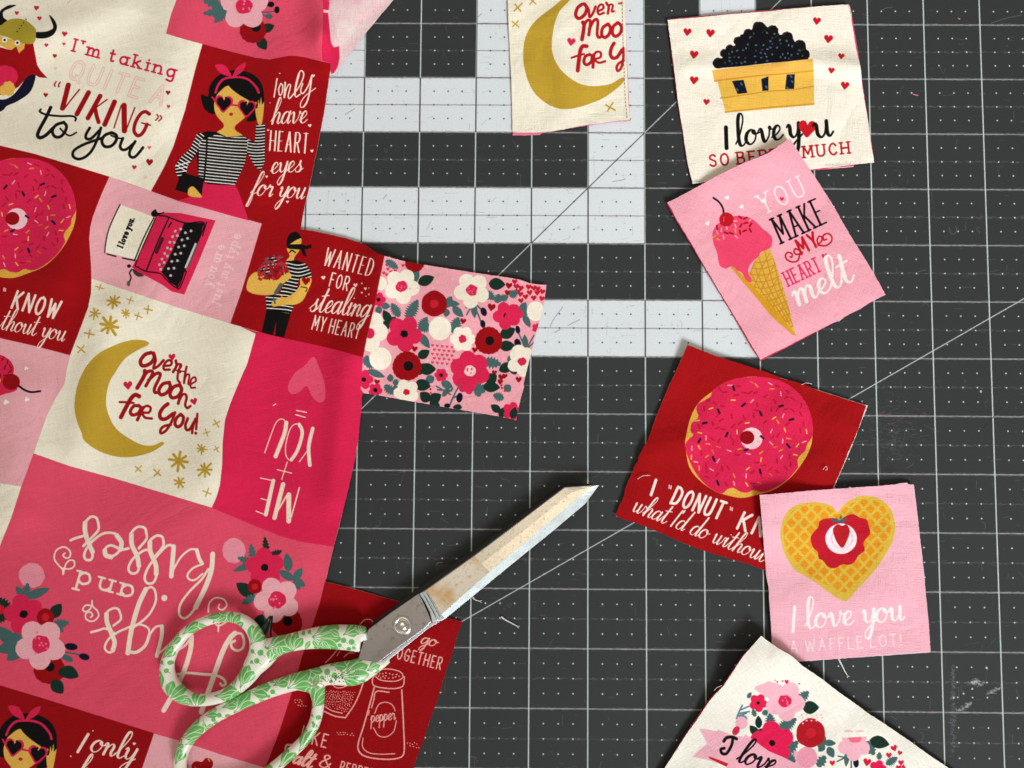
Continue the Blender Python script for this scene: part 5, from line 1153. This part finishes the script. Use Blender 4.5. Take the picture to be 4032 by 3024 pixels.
# ---- loose thread ends on the mat
tw = simple('white_thread', (.85, .84, .80), .8, noise=(900, (.7, .68, .64)))
for (c_, r_, s_, z, lab) in ((3, 3, '608,715 640,775 662,820 685,857', .0005, 'straight white thread end under the pink waffle square'),
                             (1, 3, '2118,350 2150,375 2200,402 2255,432', .0005, 'short thick white thread right of the scissors'),
                             (1, 3, '1868,178 1895,205 1930,215', .0004, 'small bright white thread tuft beside the scissor blade')):
    w_ = world(spline(P(s_)), TILE(c_, r_), z); o = empty('loose_thread', tuple(w_[0])); tag(o, lab, 'thread', 'thread ends lying on the mat')
    n = len(w_); v, f = tube(w_, np.linspace(.00042, .0002, n), seg=7); mesh_obj('twisted_strand', v, f, tw, o)
    q = w_[-1]; 
    for a in (-.5, .4):
        d = (w_[-1] - w_[-2]); d = d / np.linalg.norm(d) * .0011; e_ = np.array([d[0] * math.cos(a) - d[1] * math.sin(a), d[0] * math.sin(a) + d[1] * math.cos(a), 0])
        v, f = tube([q, q + e_], .00014, seg=5); mesh_obj('frayed_end', v, f, tw, o)

# ------------------------------------------------------------------ scissors
CR1 = (600., 2200.); CR2 = (1400., 1850.)
sc = empty('scissors', tuple(float(a) for a in world([[405, 1350]], CR2, .004)[0]))
tag(sc, 'fabric scissors with steel blades and white handles printed with green leaves', 'scissors')
# handle print
xs, ys = at([560, 1640, 560, 1640], [2350, 2350, 3300, 3300], .006)
ch = Canvas(float(xs.min()) - .005, float(ys.min()) - .005, float(xs.max()) + .005, float(ys.max()) + .005, 8000, (243, 240, 226), .006).crop(*CR1)
GR = (108, 188, 100); GD = (92, 170, 86); VE = (206, 232, 186)
def fan(x, y, ang, n, spread, L, k=.125):
    L = L * 1.24; n = max(2, round(n * .85)) if n > 2 else n; k = .2
    for i in range(n):
        a = math.radians(ang + spread * ((i + .5) / n - .5)); l = L * (.8 + .25 * math.sin(math.pi * (i + .5) / n))
        s0 = .22 if n > 2 else .05
        ch.petal((236, 240, 214), x + l * s0 * .8 * math.cos(a), y + l * s0 * .8 * math.sin(a), x + l * 1.04 * math.cos(a), y + l * 1.04 * math.sin(a), L * k + 6)
        ch.petal(GR, x + l * s0 * math.cos(a), y + l * s0 * math.sin(a), x + l * math.cos(a), y + l * math.sin(a), L * k)
        for q in (0,):
            b = a + q * .35; ch.stroke(VE, 6, [[x + l * s0 * math.cos(a), y + l * s0 * math.sin(a)], [x + l * .62 * math.cos(b), y + l * .62 * math.sin(b)], [x + l * .86 * math.cos(a + q * .12), y + l * .86 * math.sin(a + q * .12)]])
        ch.stroke(GD, 5, [[x, y], [x + l * (s0 + .06) * math.cos(a), y + l * (s0 + .06) * math.sin(a)]], sm=False)
for a in ((150,1212,-22,5,135,165),(555,1168,-2,3,46,185),(400,1275,-95,4,120,115),(785,1095,-68,3,50,165),(735,1085,-110,2,60,80),(870,730,-62,4,70,150),(1010,755,-8,6,96,185),(1030,880,-60,3,70,105),(690,600,-72,5,120,120),(640,530,-110,2,60,85),(540,545,-48,3,66,115),(470,500,-10,1,10,110),(385,540,25,1,10,90),
          (285,640,-38,3,50,130),(180,745,-62,3,60,105),(112,845,-48,3,60,110),(70,1000,75,2,60,85),(90,1120,-95,2,60,120),(1228,790,-78,3,76,135),(1400,655,4,6,110,195),(1540,590,30,1,10,85),(1665,640,-28,4,66,110),(1790,640,-58,3,100,90),(1450,760,-90,2,120,70),(1540,770,-120,1,20,70),(1330,780,-60,1,20,80),
          (1635,990,-8,7,120,190),(1540,915,-14,3,50,130),(1300,955,18,2,60,150),(1185,1108,-52,5,118,185),(1320,1130,45,1,20,90),(1060,1085,-30,3,60,115),(1090,1060,-150,2,60,90),(840,1140,-14,4,70,155),(930,1180,60,1,10,60),(715,1325,-52,4,74,180),(620,1275,-28,3,60,110),(470,1345,-18,2,50,95),(455,1380,75,1,10,90),(470,1455,-30,1,10,60),
          (250,1535,-34,5,88,185),(300,1590,-10,2,40,120),(198,1650,-55,3,60,95),(215,1760,-70,3,60,110),(1380,1290,-66,5,76,175),(1400,1120,-70,1,20,110),(1272,1655,-52,4,60,180),(1360,1545,-30,2,70,80),(1860,960,-20,3,80,90),(1100,1790,-40,4,60,150),(880,1880,-30,3,60,150),(1130,840,-110,2,60,90),(920,600,30,1,10,90),(250,1240,-10,2,40,80)):
    fan(*a)
for x, y, r in ((960,790,26),(930,860,23),(885,870,15),(890,780,19),(1003,745,10),(150,948,20),(108,880,17),(178,882,20),(95,970,16),(130,820,8),(1670,685,23),(1737,700,25),(1635,730,19),(1710,765,20),(1752,752,14),(1372,618,15),(1320,628,16),(1425,752,15),(1522,966,25),(1587,992,24),(1480,1010,18),(1555,1045,16),(1640,952,11),(1055,1135,21),(1015,1175,16),(595,1337,20),(662,1352,23),(545,1376,18),(556,1414,16),(608,1400,13),(1440,1362,20),(1410,1432,20),(1388,1345,12),(1395,1405,12)):
    ch.dot(GR, x, y, r); ch.stroke(GD, 4, [[x, y], [x + r * 1.6, y + r * 1.3]], sm=False)
rr = np.random.default_rng(8)
for k in range(150):
    x, y = rr.normal(1420, 38), rr.normal(1062, 24); ch.dot((150 + rr.integers(-30, 30), 128, 100), x, y, rr.uniform(2, 6), al=.45)
for k in range(110):
    t_ = rr.random(); x, y = 1480 + 320 * t_ + rr.normal(0, 10), 1040 - 60 * t_ + rr.normal(0, 26); ch.dot((40, 52, 36), x, y, rr.uniform(2, 5.5), al=.7)
for k in range(30): ch.dot((70, 60, 50), rr.uniform(1560, 1780), rr.normal(770, 8), rr.uniform(2, 4), al=.6)
for k in range(26): ch.dot((70, 60, 50), rr.uniform(780, 900), rr.normal(1120, 20), rr.uniform(2, 4), al=.5)
hi = ch.image('handle_print')
hm, t, p = newmat('printed_enamel')
uv = nd(t, 'ShaderNodeUVMap'); uv.uv_map = 'print'; ti = nd(t, 'ShaderNodeTexImage'); ti.image = hi; ti.extension = 'EXTEND'; link(t, uv, 'UV', ti, 'Vector')
co = nd(t, 'ShaderNodeTexCoord'); n_ = nd(t, 'ShaderNodeTexNoise', Scale=120.0, Detail=3.0); link(t, co, 'Object', n_, 'Vector')
mr = nd(t, 'ShaderNodeMapRange'); mr.inputs['To Min'].default_value = .16; mr.inputs['To Max'].default_value = .34; link(t, n_, 'Fac', mr, 'Value'); link(t, mr, 0, p, 'Roughness')
link(t, ti, 'Color', p, 'Base Color'); p.inputs['Coat Weight'].default_value = .3; p.inputs['Coat Roughness'].default_value = .1
b_ = nd(t, 'ShaderNodeBump', Strength=.08, Distance=.0005); link(t, n_, 'Fac', b_, 'Height'); link(t, b_, 'Normal', p, 'Normal')

def handle(name, chains):
    V = []; F = []
    for pts, closed in chains:
        a = np.array(pts, float); q = spline(a, closed, 5)
        w_ = world(q[:, :2], CR1, q[:, 3] / 1000.0); r = q[:, 2] * MM
        v, f = tube(w_, r, np.minimum(r * .95, q[:, 4] / 1000.0), seg=18, closed=closed)
        F += [tuple(i + len(V) for i in g) for g in f]; V += [tuple(x) for x in v]
    o = mesh_obj(name, V, F, hm, sc)
    md = o.modifiers.new('fuse', 'REMESH'); md.mode = 'VOXEL'; md.voxel_size = .00045; md.use_smooth_shade = True
    sm = o.modifiers.new('soften', 'SMOOTH'); sm.factor = .6; sm.iterations = 7
    dg = bpy.context.evaluated_depsgraph_get(); me = bpy.data.meshes.new_from_object(o.evaluated_get(dg))
    o.modifiers.clear(); o.data = me
    if not me.materials: me.materials.append(hm)
    me.polygons.foreach_set('use_smooth', [True] * len(me.polygons))
    co_ = np.empty(len(me.vertices) * 3, np.float32); me.vertices.foreach_get('co', co_); co_ = co_.reshape(-1, 3) + np.array(sc.location)
    uv_layer(o, 'print', np.stack([(co_[:, 0] - ch.x0) * ch.ppm / ch.w, (co_[:, 1] - ch.y0) * ch.ppm / ch.h], 1))
    return o
zu = 6.8; zl = 5.4
Z = lambda L, z: [(*q, z, 3.6) if len(q) == 3 else q for q in L]
handle('finger_loop', [(Z([(640,500,44),(520,520,44),(400,565,45),(290,640,46),(205,740,50),(148,840,54),(126,950,60),(150,1070,70),(235,1165,68),(345,1215,54),(470,1218,50),(600,1188,52),(715,1125,58),(810,1030,72),(880,920,86),(920,800,80),(905,690,66),(850,590,56),(760,522,48)], zu), True),
                       (Z([(870,960,70),(945,870,90),(1000,800,96),(1080,755,82),(1180,728,74),(1300,702,78),(1420,684,88),(1550,676,98),(1680,680,104),(1760,688,108,6.6,3.3),(1805,692,108,6.4,3.0)], zu), False), (Z([(1700,650,70),(1800,648,62,6.4,3.0),(1852,640,56,6.3,2.8)], zu), False)])
handle('thumb_loop', [(Z([(2052,880,16,4.0,1.6),(1990,902,40,4.0,2.2),(1915,928,68,4.1,2.3),(1835,950,98,4.8,3.0),(1740,985,104),(1640,992,96),(1530,1000,84),(1400,1030,78),(1280,1052,72),(1150,1088,68),(1000,1138,66),(850,1202,64),(700,1272,62),(560,1345,62),(430,1435,62),(330,1535,58),(265,1650,55),(238,1770,54),(255,1890,54),(340,1985,56),(480,2030,56),(640,2030,56),(800,1985,54),(930,1905,52),(1040,1815,50),(1140,1730,49),(1230,1650,48),(1310,1570,48),(1372,1480,48),(1410,1390,49),(1430,1290,50),(1434,1190,53),(1425,1100,64),(1400,1050,74)], zl), False),
                      (Z([(1260,1062,66),(1340,1080,66),(1400,1130,50),(1428,1210,50)], zl), False)])

# blades
def steel_mat(name, base, spots, blotch, scale=160, rough=.3):
    m, t, p = newmat(name); co = nd(t, 'ShaderNodeTexCoord')
    a = nd(t, 'ShaderNodeTexNoise', Scale=scale * 4.0, Detail=6.0, Roughness=.7); b = nd(t, 'ShaderNodeTexNoise', Scale=scale * .35, Detail=4.0, Roughness=.6)
    for n in (a, b): link(t, co, 'Object', n, 'Vector')
    ra = nd(t, 'ShaderNodeValToRGB'); ra.color_ramp.elements[0].position = .54; ra.color_ramp.elements[1].position = .66; link(t, a, 'Fac', ra, 'Fac')
    rb = nd(t, 'ShaderNodeValToRGB'); rb.color_ramp.elements[0].position = .46; rb.color_ramp.elements[1].position = .6; link(t, b, 'Fac', rb, 'Fac')
    m1 = nd(t, 'ShaderNodeMix', data_type='RGBA'); m1.inputs[6].default_value = (*base, 1); m1.inputs[7].default_value = (*blotch, 1); link(t, rb, 'Color', m1, 0)
    m2 = nd(t, 'ShaderNodeMix', data_type='RGBA'); link(t, m1, 2, m2, 6); m2.inputs[7].default_value = (*spots, 1); link(t, ra, 'Color', m2, 0)
    link(t, m2, 2, p, 'Base Color'); p.inputs['Metallic'].default_value = 1.0
    mr = nd(t, 'ShaderNodeMapRange'); mr.inputs['To Min'].default_value = rough * .7; mr.inputs['To Max'].default_value = rough * 1.4; link(t, a, 'Fac', mr, 'Value'); link(t, mr, 0, p, 'Roughness')
    return m
flat = steel_mat('blade_face_steel', (.88, .82, .72), (.50, .48, .46), (.78, .72, .64), scale=230, rough=.26)
warm_refl = steel_mat('warm_reflection_steel', (.76, .70, .62), (.60, .38, .18), (.66, .45, .24), rough=.42)  # orange-brown tones paint a warm reflection into the steel near the shoulder
ground = steel_mat('ground_edge_steel', (.60, .66, .68), (.36, .40, .40), (.52, .57, .58), scale=420, rough=.5)
plate = steel_mat('plate_steel', (.42, .39, .39), (.26, .23, .22), (.36, .33, .33), scale=90, rough=.33)
dark = simple('shaded_blade_back', (.03, .03, .032), .35, metal=.8)  # near-black colour holds the shade along the under blade

def strips(name, rows, mats, matidx, parent, zb):
    """rows: stations, each a list of (x,y,z mm) across the blade; closed underneath at zb mm"""
    V = []; F = []; MI = []; n = len(rows[0])
    for r_ in rows:
        for x, y, z in r_: V.append(tuple(world([[x, y]], CR2, z / 1000.)[0]))
    base = len(V)
    for r_ in rows:
        for x, y, z in (r_[0], r_[-1]): V.append(tuple(world([[x, y]], CR2, zb / 1000.)[0]))
    for i in range(len(rows) - 1):
        for k in range(n - 1):
            F.append((i * n + k, i * n + k + 1, (i + 1) * n + k + 1, (i + 1) * n + k)); MI.append(matidx(i, k))
        a, b = base + 2 * i, base + 2 * (i + 1)
        F += [(i * n, (i + 1) * n, b, a), (i * n + n - 1, a + 1, b + 1, (i + 1) * n + n - 1), (a, b, b + 1, a + 1)]; MI += [len(mats) - 1] * 3
    F.append(tuple([base, base + 1] + [n - 1 - k for k in range(n)])); MI.append(len(mats) - 1)
    e = (len(rows) - 1) * n; F.append(tuple([base + 2 * len(rows) - 1, base + 2 * len(rows) - 2] + [e + k for k in range(n)])); MI.append(len(mats) - 1)
    o = mesh_obj(name, V, F, mats, parent, smooth=False)
    for k, f in enumerate(o.data.polygons): f.material_index = MI[k]
    bm = bmesh.new(); bm.from_mesh(o.data); bmesh.ops.recalc_face_normals(bm, faces=bm.faces); bm.to_mesh(o.data); bm.free()
    return o
key = [((590, 1045), (742, 1250), (768, 1292)), ((1020, 740), (1158, 882), (1210, 930)), ((1330, 508), (1420, 665), (1478, 712)), ((1640, 272), (1660, 462), (1725, 512)), ((1805, 148), (1912, 250), (1985, 292)), ((2040, 134), (2052, 142), (2104, 132))]
rows = []
for i in range(len(key) - 1):
    for t_ in np.linspace(0, 1, 5)[: 5 if i == len(key) - 2 else 4]:
        A, B, Cc = ((1 - t_) * np.array(key[i][k], float) + t_ * np.array(key[i + 1][k], float) for k in range(3))
        d = (B - A) / np.linalg.norm(B - A); w_ = np.linalg.norm(B - A); s_ = min(9, w_ * .3)
        a1 = A + d * s_; mid = (A + B) / 2
        rows.append([(A[0], A[1], 5.6), (a1[0], a1[1], 6.1), (mid[0], mid[1], 5.98), (B[0], B[1], 6.1), (Cc[0], Cc[1], 5.62)])
nr = len(rows)
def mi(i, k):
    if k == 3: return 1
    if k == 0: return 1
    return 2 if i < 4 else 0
strips('upper_blade', rows, [flat, ground, warm_refl, plate], mi, sc, 4.6)
# under blade: just proud of the upper one along its back
key2 = [((120, 1338), (300, 1400)), ((560, 1008), (700, 1180)), ((1020, 692), (1140, 850)), ((1500, 335), (1560, 520)), ((1795, 122), (1850, 230)), ((2035, 118), (2050, 136))]
rows2 = [[(a[0], a[1], 3.6), (a[0] + (b[0] - a[0]) * .25, a[1] + (b[1] - a[1]) * .25, 4.3), (b[0], b[1], 4.3)] for a, b in key2]
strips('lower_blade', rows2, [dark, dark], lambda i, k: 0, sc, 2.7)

def slab(name, pts, z0, z1, mat_, parent, bev=.0003):
    n = len(pts); V = [tuple(world([q], CR2, z1 / 1000.)[0]) for q in pts] + [tuple(world([q], CR2, z0 / 1000.)[0]) for q in pts]
    F = [tuple(range(n)), tuple(range(2 * n - 1, n - 1, -1))] + [(i, i + n, (i + 1) % n + n, (i + 1) % n) for i in range(n)]
    o = mesh_obj(name, V, F, mat_, parent, smooth=False)
    bm = bmesh.new(); bm.from_mesh(o.data); bmesh.ops.recalc_face_normals(bm, faces=bm.faces)
    if bev: bmesh.ops.bevel(bm, geom=[e for e in bm.edges], offset=bev, segments=2, affect='EDGES', profile=.6)
    bm.to_mesh(o.data); bm.free(); return o
slab('pivot_plate', [(108, 1380), (300, 1236), (545, 1068), (575, 1120), (625, 1230), (655, 1312), (600, 1372), (420, 1500), (200, 1664), (20, 1640), (60, 1510)], 4.6, 6.6, plate, sc)
slab('plate_edge', [(205, 1668), (655, 1318), (740, 1306), (640, 1362), (250, 1672)], 3.4, 5.2, ground, sc, bev=.0002)
slab('shoulder', [(548, 1070), (596, 1044), (770, 1290), (745, 1304), (660, 1316), (640, 1230), (595, 1140)], 4.6, 6.35, ground, sc, bev=.0004)
for k, (o_, w_) in enumerate(((14, 15), (42, 13))):
    slab('shoulder_ridge', [(556 + o_, 1064 - o_ * .5), (556 + o_ + w_, 1064 - (o_ + w_) * .5), (688 + o_ + w_, 1312 - (o_ + w_) * .55), (688 + o_, 1312 - o_ * .55), (640 + o_, 1190 - o_ * .5)], 6.2, 6.75 - .1 * k, ground, sc, bev=.00025)
# pivot screw: lathed profile
def lathe(name, c2, prof, mat_, parent, seg=40):
    w_ = world([c2], CR2, .0066)[0]; V = []; F = []
    for r_, z in prof:
        for k in range(seg): a = 2 * math.pi * k / seg; V.append((w_[0] + r_ * math.cos(a), w_[1] + r_ * math.sin(a), z / 1000.))
    for i in range(len(prof) - 1):
        for k in range(seg): l = (k + 1) % seg; F.append((i * seg + k, i * seg + l, (i + 1) * seg + l, (i + 1) * seg + k))
    F.append(tuple((len(prof) - 1) * seg + k for k in range(seg)))
    o = mesh_obj(name, V, F, mat_, parent)
    bm = bmesh.new(); bm.from_mesh(o.data); bmesh.ops.recalc_face_normals(bm, faces=bm.faces); bm.to_mesh(o.data); bm.free()
    return o
bright = steel_mat('screw_steel', (.80, .80, .76), (.6, .58, .54), (.72, .70, .66), scale=300, rough=.2)
ps = lathe('pivot_screw', (403, 1345), [(84 * MM, 6.5), (80 * MM, 6.9), (66 * MM, 7.25), (52 * MM, 7.35), (49 * MM, 7.0), (44 * MM, 7.0), (42 * MM, 7.5), (34 * MM, 7.85), (20 * MM, 8.05), (6 * MM, 8.1)], bright, sc)
g = lathe('screw_groove', (403, 1345), [(51 * MM, 7.02), (51 * MM, 7.12), (42 * MM, 7.12), (42 * MM, 7.02)], dark, ps) if False else None
